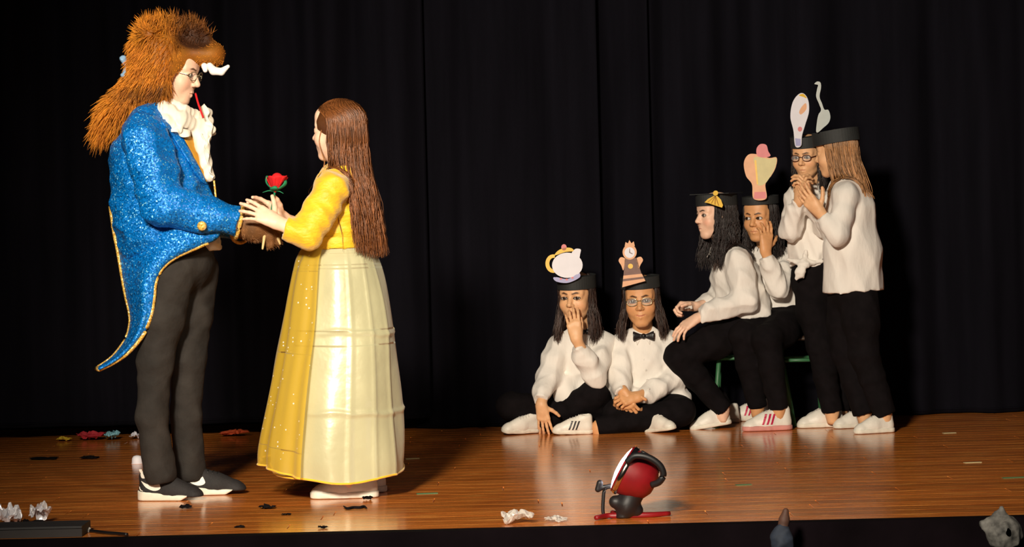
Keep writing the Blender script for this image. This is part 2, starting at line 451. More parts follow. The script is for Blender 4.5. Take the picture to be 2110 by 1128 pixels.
def head_frame(c, fwd, H, roll=0.0):
    R = frame(fwd)
    if roll:
        cr, sr = math.cos(roll), math.sin(roll)
        r, f, u = R[:, 0].copy(), R[:, 1].copy(), R[:, 2].copy()
        R = np.stack([r * cr + u * sr, f, u * cr - r * sr], 1)
    return dict(c=np.asarray(c, float), R=R, H=H)
def h2w(h, p): return h['c'] + (np.asarray(p, float) * h['H']) @ h['R'].T
def w2h(h, p): return (np.asarray(p, float) - h['c']) @ h['R']          # metres, head axes

def head_mesh(h, skin, lip, brow, neck, neck_r=0.05, vox=0.0030, smile=0.0, ears=True, blush=0.5):
    H = h['H']; S = lambda *p: np.array(p) * H
    nb = w2h(h, neck)
    lo, hi = bounds([S(-.42, -.52, -.56), S(.42, .56, .54), nb - neck_r, nb + neck_r], 0.006)
    f = Field(lo, hi, vox)
    f.ell(S(0, -.045, .14), S(.335, .43, .355), 0)
    f.ell(S(0, .10, -.14), S(.272, .295, .35), 0.10 * H)
    for s in (-1, 1):
        f.cone(S(s * .215, .0, -.20), S(s * .07, .25, -.425), .09 * H, .075 * H, 0.08 * H)
        f.ell(S(s * .165, .245, -.14), S(.105, .10, .11), 0.10 * H)
        f.cone(S(s * .06, .345, .085), S(s * .20, .285, .085), .055 * H, .045 * H, 0.06 * H)
    f.ell(S(0, .275, -.42), S(.09, .085, .08), 0.08 * H)
    f.ell(S(0, .30, -.28), S(.12, .095, .10), 0.06 * H)
    f.ell(S(0, .255, .24), S(.24, .13, .16), 0.10 * H)
    for s in (-1, 1):                                   # eye sockets, lids with their opening
        f.ell(S(s * .135, .415, .005), S(.085, .07, .055), 0.05 * H, op='sub')
        f.ell(S(s * .135, .285, .0), S(.098, .098, .082), 0.015 * H)
        f.ell(S(s * .135, .395, -.002), S(.066, .11, .024), 0.006 * H, op='sub')
    f.cone(S(0, .355, .05), S(0, .445, -.115), .035 * H, .048 * H, 0.045 * H)
    f.ell(S(0, .455, -.13), S(.045, .045, .04), 0.02 * H)
    for s in (-1, 1): f.ell(S(s * .048, .405, -.145), S(.036, .045, .032), 0.025 * H)
    dz = 0.03 * smile
    up = [S(-.095 - .02 * smile, .335, -.285 + dz), S(-.03, .385, -.268), S(0, .388, -.272), S(.03, .385, -.268), S(.095 + .02 * smile, .335, -.285 + dz)]
    lw = [S(-.085 - .02 * smile, .335, -.295 + dz), S(0, .375, -.318), S(.085 + .02 * smile, .335, -.295 + dz)]
    f.chain(up, np.array([.010, .022, .020, .022, .010]) * H, 0.015 * H)
    f.chain(lw, np.array([.012, .030, .012]) * H, 0.015 * H)
    f.chain([up[0] + S(0, .02, -.004), S(0, .412, -.291), up[-1] + S(0, .02, -.004)], np.array([.004, .010, .004]) * H, 0.008 * H, op='sub')
    if ears:
        for s in (-1, 1):
            f.ell(S(s * .335, -.05, -.03), S(.035, .085, .135), 0.02 * H)
            f.ell(S(s * .372, -.035, -.02), S(.025, .045, .085), 0.015 * H, op='sub')
    f.cone(S(0, -.07, -.22), nb, neck_r * 1.0, neck_r * 1.12, 0.07 * H)
    V, q = f.mesh()
    L = V / H                                           # colour the features by where they lie
    col = np.tile(np.array(skin), (len(V), 1))
    def seg(pts):
        best = np.full(len(V), 9.0)
        for a, b in zip(pts[:-1], pts[1:]):
            a, b = a / H, b / H; ab = b - a
            t = np.clip(((L - a) @ ab) / (ab @ ab), 0, 1)
            best = np.minimum(best, np.linalg.norm(L - a - t[:, None] * ab, axis=1))
        return best
    def paint(mask, c):
        nonlocal col; m = np.clip(mask, 0, 1)[:, None]; col = col * (1 - m) + np.array(c) * m
    for s in (-1, 1):
        d = np.linalg.norm((L - np.array([s * .19, .30, -.15])) / np.array([.12, .2, .10]), axis=1)
        paint(blush * 0.55 * (1 - d), np.array(skin) * np.array([1.05, .62, .55]))
        b = [S(s * .055, .40, .088), S(s * .13, .385, .110), S(s * .215, .30, .088)]
        paint(0.85 * (0.022 - seg(b)) / 0.010, brow)
        e = np.linalg.norm((L - np.array([s * .135, .37, .0])) / np.array([.074, .2, .036]), axis=1)
        paint((1.12 - e) / 0.12 * (L[:, 1] > .2), np.array(brow) * 0.8)            # lash line
    dl = np.minimum(seg(up) - .014, seg(lw) - .02)
    paint((0.012 - dl) / 0.010 * (L[:, 1] > .3), lip)
    h['eyes'] = [h2w(h, (s * .135, .285, .0)) for s in (-1, 1)]
    return V @ h['R'].T + h['c'], q, col

def eyes(h, parent, gaze, iris=(0.05, 0.025, 0.012)):
    r = 0.088 * h['H']; g = frame(gaze, up=(0.01, 0.3, 1))
    th = np.array([0.001, .12, .2, .21, .3, .42, .47, .48, .6, .9, 1.3, 1.8, 2.4, 3.14])
    prof = np.stack([r * np.sin(th), r * np.cos(th)], 1)
    Rm = np.stack([g[:, 0], g[:, 2], g[:, 1]], 1)
    cth = np.where(th < .205, 0, np.where(th < .475, 1, 2)); pal = np.array([(0.004, 0.004, 0.004), iris, (0.50, 0.46, 0.42)])
    for c in h['eyes']:
        V, q = revolve(prof, 20, c, Rm)
        link_mesh('eye', V, q, M_EYE, parent, col=np.repeat(pal[cth], 20, 0))

def hand_mesh(wrist, d, n, side, skin, size=0.165, curl=(20, 25, 28, 32), spread=1.0, thumb=(0.55, 0.8, 0.25), tcurl=15, elbow=None, fr=(0.026, 0.038), vox=0.0032, mcp=None):
    """side 'R'/'L'; d along the fingers, n the way the palm faces"""
    d = nrm(d); n = np.asarray(n, float); n = nrm(n - n.dot(d) * d)
    t = np.cross(d, n) if side == 'R' else np.cross(n, d)
    k = size / 0.165; W = np.asarray(wrist, float)
    q = lambda a, b, c=0.0: W + k * (a * d + b * t + c * n)
    segs = []
    base = [(.080, .027), (.085, .009), (.081, -.009), (.073, -.026)]
    lens = [(.036, .023, .019), (.040, .026, .020), (.037, .024, .019), (.029, .018, .017)]
    rad = [.0083, .0085, .0080, .0070]
    fan = [7, 2, -4, -11]
    for i in range(4):
        segs.append((q(.012, base[i][1] * .55), q(*base[i]), .0145 * k, .0118 * k))
        a = math.radians(fan[i] * spread); dd = nrm(math.cos(a) * d + math.sin(a) * t)
        p = q(*base[i]); c = curl[i] if np.isscalar(curl[i]) else curl[i][0]; ang = 0.0
        for j in range(3):
            ang += math.radians((c if mcp is None or j else mcp) * (0.75, 1.0, 0.7)[j])
            e = p + k * lens[i][j] * (math.cos(ang) * dd + math.sin(ang) * n)
            r0 = rad[i] * k * (1.06 - .10 * j); segs.append((p, e, r0, r0 * .9)); p = e
    td = nrm(thumb[0] * d + thumb[1] * t + thumb[2] * n); p = q(.022, .022, .006)
    ax = nrm(np.cross(td, n) + 1e-6)
    for j, L in enumerate((.036, .029, .024)):
        e = p + k * L * td; segs.append((p, e, (.0125, .0105, .0092)[j] * k, (.0105, .0092, .0078)[j] * k)); p = e
        a = math.radians(tcurl); td = nrm(td * math.cos(a) + nrm(0.6 * d + 0.4 * n - 0.3 * t) * math.sin(a))
    pts = [s[0] for s in segs] + [s[1] for s in segs] + [W]
    if elbow is not None:
        E = np.asarray(elbow, float); E2 = W + (E - W) * min(1.0, 0.16 / np.linalg.norm(E - W)); pts.append(E2)
    f = Field(*bounds(pts, 0.03), vox)
    for i, s in enumerate(segs):
        f.cone(*s, k=0.011 * k if i in (0, 4, 8, 12) else 0.0035)
    f.cone(q(.0, .0), q(.035, 0), fr[0] * 0.95, .030 * k, 0.012, n=n, sq=1.55)
    f.cone(q(.03, .012, .004), q(.045, .02, .006), .018 * k, .012 * k, 0.012)
    if elbow is not None:
        f.cone(W, E2, fr[0], fr[0] + (fr[1] - fr[0]) * 0.7, 0.015, n=n, sq=1.15, cut_b=0.02)
    V, qd = f.mesh()
    col = np.tile(np.array(skin), (len(V), 1))
    tips = np.array([segs[i][1] for i in (3, 7, 11, 15, 18)])
    dist = np.min(np.linalg.norm(V[:, None] - tips[None], axis=2), 1)
    m = np.clip(1 - dist / 0.016, 0, 1)[:, None] * 0.35
    col = col * (1 - m) + col * np.array([1.08, .72, .66]) * m
    return V, qd, col

# ---------- shoes
def shoe(parent, heel, fwd, up=(0, 0, 1), L=0.225, style='plain', m_up=None, m_sole=None, name='shoe', label=None, flip=1):
    m_up = m_up or M_WHITE_SHOE; m_sole = m_sole or M_WHITE_SOLE
    R = frame(fwd, up); R = np.stack([R[:, 1], -R[:, 0], R[:, 2]], 1)       # local x forward, y left, z up
    zs = 1.14 if style in ('runner', 'slip') else 1.25
    W = lambda V: (np.asarray(V) * np.array([1, 1, zs])) @ R.T + np.asarray(heel)
    f = Field((-.03, -.09 * L / .225, -.01), (L * 1.06, .09 * L / .225, L * .58), 0.0042)
    q = lambda x, z, y=0: np.array([x, y, z]) * L
    f.cone(q(.14, .12), q(.13, .30), .13 * L, .105 * L, 0)
    f.cone(q(.15, .13), q(.55, .12), .14 * L, .15 * L, .04 * L)
    f.cone(q(.50, .12, .01), q(.80, .07, .0), .155 * L, .125 * L, .05 * L)
    f.ell(q(.83, .06), np.array([.155, .145, .105]) * L, .04 * L)
    f.cone(q(.24, .29), q(.66, .13), .105 * L, .10 * L, .07 * L)
    if style == 'runner': f.cone(q(.10, .3), q(.22, .33), .09 * L, .105 * L, .04 * L)
    f.ell(q(.185, .43), np.array([.135, .078, .10]) * L, .02 * L, op='sub')
    f.plane((0, 0, .05 * L), (0, 0, -1))
    V, qd = f.mesh()
    o = link_mesh(name, W(V), qd, m_up, parent)
    if label: o['label'] = label
    g = Field((-.05, -.09, -.008), (L * 1.08, .09, .14 * L), 0.0042)
    z0 = (0, 0, 1)
    g.cone(q(.135, 0), q(.5, 0, .008), .150 * L, .152 * L, 0, n=z0, sq=0.0)
    g.cone(q(.5, 0, .008), q(.84, 0, .0), .160 * L, .150 * L, .02 * L, n=z0, sq=0.0)
    if style == 'runner':
        g.plane((.12 * L, 0, .125 * L), (0.085, 0, 1)); g.plane((L * .9, 0, 0.03), (.5, 0, -1))
    else: g.plane((0, 0, .085 * L), (0, 0, 1))
    g.plane((0, 0, 0.001), (0, 0, -1))
    Vs, qs = g.mesh(); link_mesh('sole', W(Vs), qs, m_sole, o)
    def side_y(x, z, s):
        i = int(round((x - f.lo[0]) / f.v)); k = int(round((z - f.lo[2]) / f.v))
        c = f.d[i, :, k]; ids = np.where(c < 0)[0]
        if len(ids) == 0: return s * .1 * L
        j = ids[-1] if s > 0 else ids[0]; j2 = j + s
        t = c[j] / (c[j] - c[j2]); return f.ax[1][j] + s * t * f.v + s * 0.0012
    def top_z(x, y):
        i = int(round((x - f.lo[0]) / f.v)); j = int(round((y - f.lo[1]) / f.v))
        ids = np.where(f.d[i, j] < 0)[0]
        return f.ax[2][ids[-1]] if len(ids) else .2 * L
    def decal(A, B, s, mat, nm, n=14):
        a = spline(np.array(A) * L, n); b = spline(np.array(B) * L, n)
        gr = []
        for t in np.linspace(0, 1, 5):
            p = a * (1 - t) + b * t
            gr.append([[x, side_y(x, z, s), z] for x, z in p])
        gr = np.array(gr)
        g2 = gr.copy()
        Vd, qd2 = sheet(g2, 0.0)
        link_mesh(nm, W(Vd), qd2 if s > 0 else qd2[:, ::-1], mat, o)
    if style != 'slip':
        paths = []
        for x in (.36, .43, .50, .57):
            ys = np.linspace(-.075, .075, 9) * L
            paths.append([[x * L + .03 * L * math.sin(9 * y / L), y, top_z(x * L, y) + 0.0015] for y in ys])
        Vl, ql = tubes(np.array(paths), 0.0024, 6); link_mesh('laces', W(Vl), ql, M_BLACK if style == 'runner' else M_LACE, o)
    if style in ('stripes', 'darkstripes'):
        mt = M_MAGENTA if style == 'stripes' else M_GREYSTRIPE
        for s in (-1, 1):
            for k in range(3):
                x = .34 + .085 * k
                decal([(x + .085, .10), (x + .035, .20), (x + .0, .265)], [(x + .125, .10), (x + .078, .20), (x + .045, .265)], s, mt, 'stripe')
    if style == 'runner':
        for s in (-1, 1):
            decal([(.07, .255), (.16, .175), (.28, .135), (.375, .165), (.345, .245)], [(.07, .262), (.16, .225), (.26, .205), (.30, .22), (.335, .25)], s, M_WHITE_SHOE, 'swoosh')
            decal([(.04, .41), (.07, .31), (.13, .295), (.25, .335)], [(.085, .41), (.105, .345), (.15, .325), (.24, .365)], s, M_WHITE_SHOE, 'heel_patch')
            decal([(.035, .20), (.07, .155), (.11, .135)], [(.035, .165), (.06, .14), (.10, .13)], s, M_WHITE_SHOE, 'heel_patch')
    if style == 'slip':
        Vl, ql = tubes(np.array([[[.42 * L, y, top_z(.42 * L, y) + .001] for y in np.linspace(-.11, .11, 11) * L]]), 0.003, 6)
        link_mesh('elastic_seam', W(Vl), ql, M_GREYSTRIPE, o)
    return o

# ---------- hair
def hair(h, parent, color, n=900, face=(62, 62), root=None, length=0.35, colliders=(), front=0.35, drift=(0, 0, 0), wav=0.006, seed=1, rx=1.0, theta=100, width=0.0022, spread=0.25, tail=0.3, cap=True, mat=None, start=14, fdrop=0.35, capz=None):
    """strands comb down from the crown, leave the head below the ears and hang, pushed clear of the body"""
    r = np.random.default_rng(seed); H = h['H']; m = 14
    fa, fb = math.radians(face[0]), math.radians(face[1])
    phi = r.uniform(-math.pi + 0, math.pi, n * 3)
    ga, gb = (fa, fb) if root is None else (math.radians(root), math.radians(root))
    phi = phi[(phi > ga) | (phi < -gb)][:n]; n = len(phi)
    phr = phi.copy(); phi = np.where(phi > 0, fa + (phi - ga) * (math.pi - fa) / (math.pi - ga), -fb + (phi + gb) * (math.pi - fb) / (math.pi - gb))
    lay = r.uniform(0.97, 1.07, n)
    ths = np.radians(theta + r.uniform(-8, 10, n)); th0 = np.radians(start + r.uniform(-6, 12, n))
    k = 6
    T = th0[:, None] + (ths - th0)[:, None] * np.linspace(0, 1, k)
    E = np.array([.352 * rx, .452, .385]) * H
    sm = np.clip((T - math.radians(42)) / math.radians(36), 0, 1); ph = phr[:, None] + (phi - phr)[:, None] * sm * sm * (3 - 2 * sm)
    pl = np.stack([np.sin(T) * np.sin(ph) * E[0], np.sin(T) * np.cos(ph) * E[1], np.cos(T) * E[2]], -1) * lay[:, None, None] + np.array([0, -.045, .13]) * H
    Pw = pl @ h['R'].T + h['c']
    pts = [Pw[:, i] for i in range(k)]
    fw = h['R'][:, 1] * np.array([1, 1, 0]); rt = h['R'][:, 0] * np.array([1, 1, 0])
    Ln = length * r.uniform(0.82, 1.04, n)
    isf = np.clip((np.cos(phi) + 0.25) / 0.5, 0, 1)
    step = Ln / (m - k)
    vel = pts[-1] - pts[-2]; vel /= np.linalg.norm(vel, axis=1, keepdims=True)
    amp = r.uniform(.3, 1, n) * wav; wp = r.uniform(0, 6.28, n); wl = r.uniform(0.07, 0.13, n)
    sd = np.sin(phi)
    tgt = np.tile(np.array([0, 0, -1.0]), (n, 1)) + np.outer(isf * front, fw) - np.outer((1 - isf) * fdrop * 0.3, fw) + np.outer(sd * spread, rt) + np.array(drift)
    tgt += r.normal(size=(n, 3)) * 0.05
    tgt /= np.linalg.norm(tgt, axis=1, keepdims=True)
    down = np.tile(np.array([0, 0, -1.0]), (n, 1)) + np.array(drift) * 0.5
    p = pts[-1].copy()
    for i in range(m - k):
        u = min(1, i / 3); w = min(1, max(0, (i - 3) / 4))
        vel = vel * (1 - .5 * u) + (tgt * (1 - w) + down * w) * .5 * u; vel /= np.linalg.norm(vel, axis=1, keepdims=True)
        p = p + vel * step[:, None]
        q = p.copy()
        q += (amp * np.sin(2 * math.pi * (i * step) / wl + wp))[:, None] * (0.7 * rt + 0.8 * fw)
        for (a, b, ra, rb) in colliders:
            a = np.asarray(a); b = np.asarray(b); ab = b - a
            t = np.clip(((q - a) @ ab) / (ab @ ab), 0, 1); c = a + t[:, None] * ab; dv = q - c
            dist = np.linalg.norm(dv, axis=1) + 1e-6; R_ = ra + (rb - ra) * t + 0.010 + 0.012 * (lay - .97) / .1
            push = np.maximum(0, R_ - dist); push = np.minimum(push, 0.03 + 0.3 * push)
            q += dv / dist[:, None] * push[:, None]; p += dv / dist[:, None] * push[:, None] * 0.8
        pts.append(q)
    paths = np.stack(pts, 1)
    rad = width * r.uniform(.6, 1.5, n)[:, None] * np.concatenate([np.linspace(.6, 1, 3), np.ones(m - 6), np.linspace(1, tail, 3)])[None]
    V, q = tubes(paths, rad, 3, ends=False)
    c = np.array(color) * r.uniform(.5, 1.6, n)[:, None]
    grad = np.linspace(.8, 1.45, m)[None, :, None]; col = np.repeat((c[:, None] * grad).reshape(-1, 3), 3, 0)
    parts = [(V, q, col)]
    if cap:                                                   # the scalp under the strands
        lo, hi = bounds([np.array([-.5, -.6, -.5]) * H, np.array([.5, .5, .6]) * H], 0)
        f = Field(lo, hi, 0.005)
        f.ell(np.array([0, -.045, .13]) * H, E * 0.985, 0)
        f.plane(np.array([0, .22 if root is None else .335, .22 if root is None else .12]) * H, np.array([0, 1, -0.75 if root is None else -.45])); f.plane(np.array([0, 0, -.22]) * H, np.array([0, 0.3, -1]))
        if capz: f.plane(np.array([0, 0, capz]) * H, (0, 0, 1))
        Vc, qc = f.mesh()
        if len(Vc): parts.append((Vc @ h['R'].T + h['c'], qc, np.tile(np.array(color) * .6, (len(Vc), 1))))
    V, q, col = join(parts)
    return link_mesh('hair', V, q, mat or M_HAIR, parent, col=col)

def fur(V, q, n, length, comb, colfn, seed=0, width=0.0016, lift=0.45, m=4, droop=0.25):
    """tufts on a quad mesh; comb(p, normal) gives the lie of the pile"""
    r = np.random.default_rng(seed)
    a, b, c, d = (V[q[:, i]] for i in range(4))
    nn = np.cross(c - a, d - b); ar = np.linalg.norm(nn, axis=1); nn /= ar[:, None] + 1e-12
    i = r.choice(len(q), n, p=ar / ar.sum()); u, v = r.random((2, n))[..., None]
    p = (a[i] * (1 - u) + b[i] * u) * (1 - v) + (d[i] * (1 - u) + c[i] * u) * v
    N = nn[i]; cb = comb(p, N); cb = cb - (cb * N).sum(1, keepdims=True) * N
    cb /= np.linalg.norm(cb, axis=1, keepdims=True) + 1e-9
    L = length(p) * r.uniform(.55, 1.2, n)
    dirn = cb * (1 - lift) + N * lift + r.normal(size=(n, 3)) * 0.16
    dirn /= np.linalg.norm(dirn, axis=1, keepdims=True)
    t = np.linspace(0, 1, m)
    paths = p[:, None] - N[:, None] * 0.004 + dirn[:, None] * (t[None, :, None] * L[:, None, None]) + np.array([0, 0, -1.0]) * (droop * t ** 2)[None, :, None] * L[:, None, None]
    rad = width * r.uniform(.7, 1.5, n)[:, None] * (1.05 - t)[None]
    Vt, qt = tubes(paths, rad, 3, ends=False)
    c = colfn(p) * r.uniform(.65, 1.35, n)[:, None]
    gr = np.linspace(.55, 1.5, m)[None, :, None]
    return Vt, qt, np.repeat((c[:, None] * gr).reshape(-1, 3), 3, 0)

# ---------- headgear and spectacles
def ring_band(h, z0, z1, rx, ry, cy=-.045, seg=48, tilt=0.0, thick=.012):
    H = h['H']; an = np.arange(seg) * 2 * math.pi / seg
    prof = [(1.0, z0), (1.0, z1), (1 - thick * 2.2, z1), (1 - thick * 2.2, z0)]
    V = []
    for s, z in prof:
        V.append(np.stack([rx * s * np.sin(an), cy + ry * s * np.cos(an), z + tilt * np.cos(an)], 1))
    V = np.concatenate(V) * H
    i = np.arange(4 * seg).reshape(4, seg); j = np.roll(i, -1, 0)
    q = np.stack([i, np.roll(i, -1, 1), np.roll(j, -1, 1), j], -1).reshape(-1, 4)[:, ::-1]
    return V, q
def cap_hat(h, parent, z0=.24, z1=.50, rx=.385, ry=.475, tilt=0.0, board=None, name='card_cap', label='black card cap band'):
    V, q = ring_band(h, z0, z1, rx, ry, tilt=tilt)
    H = h['H']; seg = 48; an = np.arange(seg) * 2 * math.pi / seg
    top = [(.0, z1 - .01), (.55, z1 + .01), (.97, z1 - .02), (.97, z1 - .045), (.0, z1 - .04)]
    Vt = np.concatenate([np.stack([rx * s * np.sin(an), -.045 + ry * s * np.cos(an), z + tilt * np.cos(an)], 1) for s, z in top]) * H
    i = np.arange(len(top) * seg).reshape(len(top), seg)
    qt = np.stack([i[:-1], np.roll(i[:-1], -1, 1), np.roll(i[1:], -1, 1), i[1:]], -1).reshape(-1, 4)
    V, q, _ = join([(V, q), (Vt, qt)])
    o = link_mesh(name, V @ h['R'].T + h['c'], q, M_CARD_BLACK, parent, smooth=False)
    o['label'] = label
    if board:
        b = board
        Vb, qb = boxes([((-.5, -.5, 0), (.5, .5, .014))]); Vb = Vb * np.array([b, b, H])
        a = math.radians(40); Rz = np.array([[math.cos(a), -math.sin(a), 0], [math.sin(a), math.cos(a), 0], [0, 0, 1]])
        Vb = Vb @ Rz.T + np.array([0, -.05, z1 + .01]) * H
        link_mesh('board', Vb @ h['R'].T + h['c'], qb, M_CARD_BLACK, o, smooth=False)
    return o
def cutout(parent, origin, right, up, layers, mats, name='paper_cutout', label=None, thick=0.0022):
    """flat card shape; layers = [(outline [(x,y)] in metres, material index, level)]"""
    right = nrm(right); up = np.asarray(up, float); up = nrm(up - up.dot(right) * right); nor = np.cross(right, up)
    V, F, fm = [], [], []
    for pts, mi, lev in layers:
        n = len(pts); b = len(V)
        z0, z1 = (0.0, thick) if lev == 0 else (thick * 0.5, thick + 0.0007 * lev)
        for z in (z0, z1):
            for x, y in pts: V.append(np.asarray(origin) + right * x + up * y + nor * z)
        for t in tessellate_polygon([[Vector((x, y, 0)) for x, y in pts]]):
            a = [np.array(pts[i]) for i in t]
            cr = (a[1][0] - a[0][0]) * (a[2][1] - a[0][1]) - (a[1][1] - a[0][1]) * (a[2][0] - a[0][0])
            t = list(t) if cr > 0 else list(t)[::-1]
            F.append([b + n + i for i in t]); fm.append(mi)
            F.append([b + i for i in t[::-1]]); fm.append(mi)
        for i in range(n):
            j = (i + 1) % n; F.append([b + i, b + j, b + n + j, b + n + i]); fm.append(mi)
    o = link_mesh(name, V, F, mats, parent, smooth=False, fmat=fm)
    if label: o['label'] = label
    return o
def ellipse(cx, cy, rx, ry, n=28, a0=0, a1=360):
    return [(cx + rx * math.cos(math.radians(a)), cy + ry * math.sin(math.radians(a))) for a in np.linspace(a0, a1, n, endpoint=a1 - a0 < 360)]
def smooth_poly(pts, n=48):
    p = np.array(pts + pts[:3], float); s = spline(p, n * 2); m = len(pts)
    t = np.linspace(0, len(p) - 1 - 1e-6, n * 2); k = (t >= 1) & (t < m + 1)
    return [tuple(x) for x in s[k]]

def glasses(h, parent, mat, w=.088, ht=.062, thick=0.0018, z=-.005, y=.43):
    H = h['H']; paths = []
    an = np.arange(28) * 2 * math.pi / 28
    ring = []
    for s in (-1, 1):
        e = np.stack([s * .142 + w * np.sign(np.cos(an)) * np.abs(np.cos(an)) ** .8, y - .25 * (np.abs(s * .142 + w * np.cos(an)) ** 2) * 2, z + ht * np.sign(np.sin(an)) * np.abs(np.sin(an)) ** .8], 1)
        ring.append(e)
    V1, q1 = tubes(np.array(ring) * H, thick, 6, closed=True)
    arms = [spline([(s * (.142 + w), y - .03, z + .01), (s * .30, .2, z + .02), (s * .345, -.02, z + .03), (s * .35, -.12, z - .04)], 12) for s in (-1, 1)]
    br = spline([(-.142 + w, y, z + .015), (0, y + .035, z + .03), (.142 - w, y, z + .015)], 12)
    V2, q2 = tubes(np.array(arms + [br]) * H, thick, 6)
    V, q, _ = join([(V1, q1), (V2, q2)])
    o = link_mesh('glasses', V @ h['R'].T + h['c'], q, mat, parent)
    for e in ring:
        c = e.mean(0); Vl = np.concatenate([[c], c + (e - c) * .97]) * H
        F = [[0, 1 + i, 1 + (i + 1) % 28] for i in range(28)]
        link_mesh('lens', Vl @ h['R'].T + h['c'], F, M_LENS, o)
    return o
# ------------------------------------------------------------------ person in the blue tailcoat
M_SEQ_BLUE = sequin_material('blue_sequin_cloth', lin(0, 88, 170), lin(0, 126, 218), lin(150, 232, 255), 230, metal=0.25, rough=0.42, cut=0.93)
M_SEQ_GOLD = sequin_material('gold_glitter_trim', lin(196, 140, 44), lin(236, 190, 92), lin(255, 244, 205), 260, metal=0.2)
M_GOLD_CLOTH = material('gold_satin_lining', lin(186, 132, 34), 0.45, var=0.12, vscale=20, bump=0.002, bscale=40)
M_CRAVAT = material('white_cravat_cloth', lin(240, 230, 212), 0.7, var=0.04, bump=0.003, bscale=28, sheen=0.1)
M_TUSK = material('white_foam', lin(248, 244, 238), 0.5, var=0.03, vscale=30)
M_RIBBON = material('pale_blue_ribbon', lin(150, 190, 225), 0.5, var=0.05)
M_RED = material('red_felt', lin(205, 14, 22), 0.8, var=0.12, vscale=60, bump=0.0008, bscale=300)
M_GREEN = material('green_felt', lin(24, 120, 78), 0.8, var=0.12, vscale=60, bump=0.0008, bscale=300)
M_CLAW = material('pale_claw', lin(206, 176, 120), 0.5, var=0.08)
M_SHOE_BLACK = material('black_mesh_fabric', lin(30, 27, 28), 0.75, var=0.25, vscale=120, bump=0.001, bscale=500)
SKIN_FAIR = np.array(lin(240, 196, 168)); SKIN_WARM = np.array(lin(228, 176, 130)); SKIN_TAN = np.array(lin(216, 158, 108))
LIP = np.array(lin(196, 98, 92))

def body_core(parts, core, parent, vox=0.018):
    pts = [c[0] for c in core] + [c[1] for c in core]
    f = Field(*bounds(pts, 0.16), vox)
    for a, b, ra, rb in core: f.cone(a, b, ra, rb, 0.03)
    V, q = f.mesh()
    Va, qa, ca = join(parts + [(V, q, np.tile(parts[0][2][0], (len(V), 1)))])
    return link_mesh('body', Va, qa, M_SKIN, parent, col=ca)

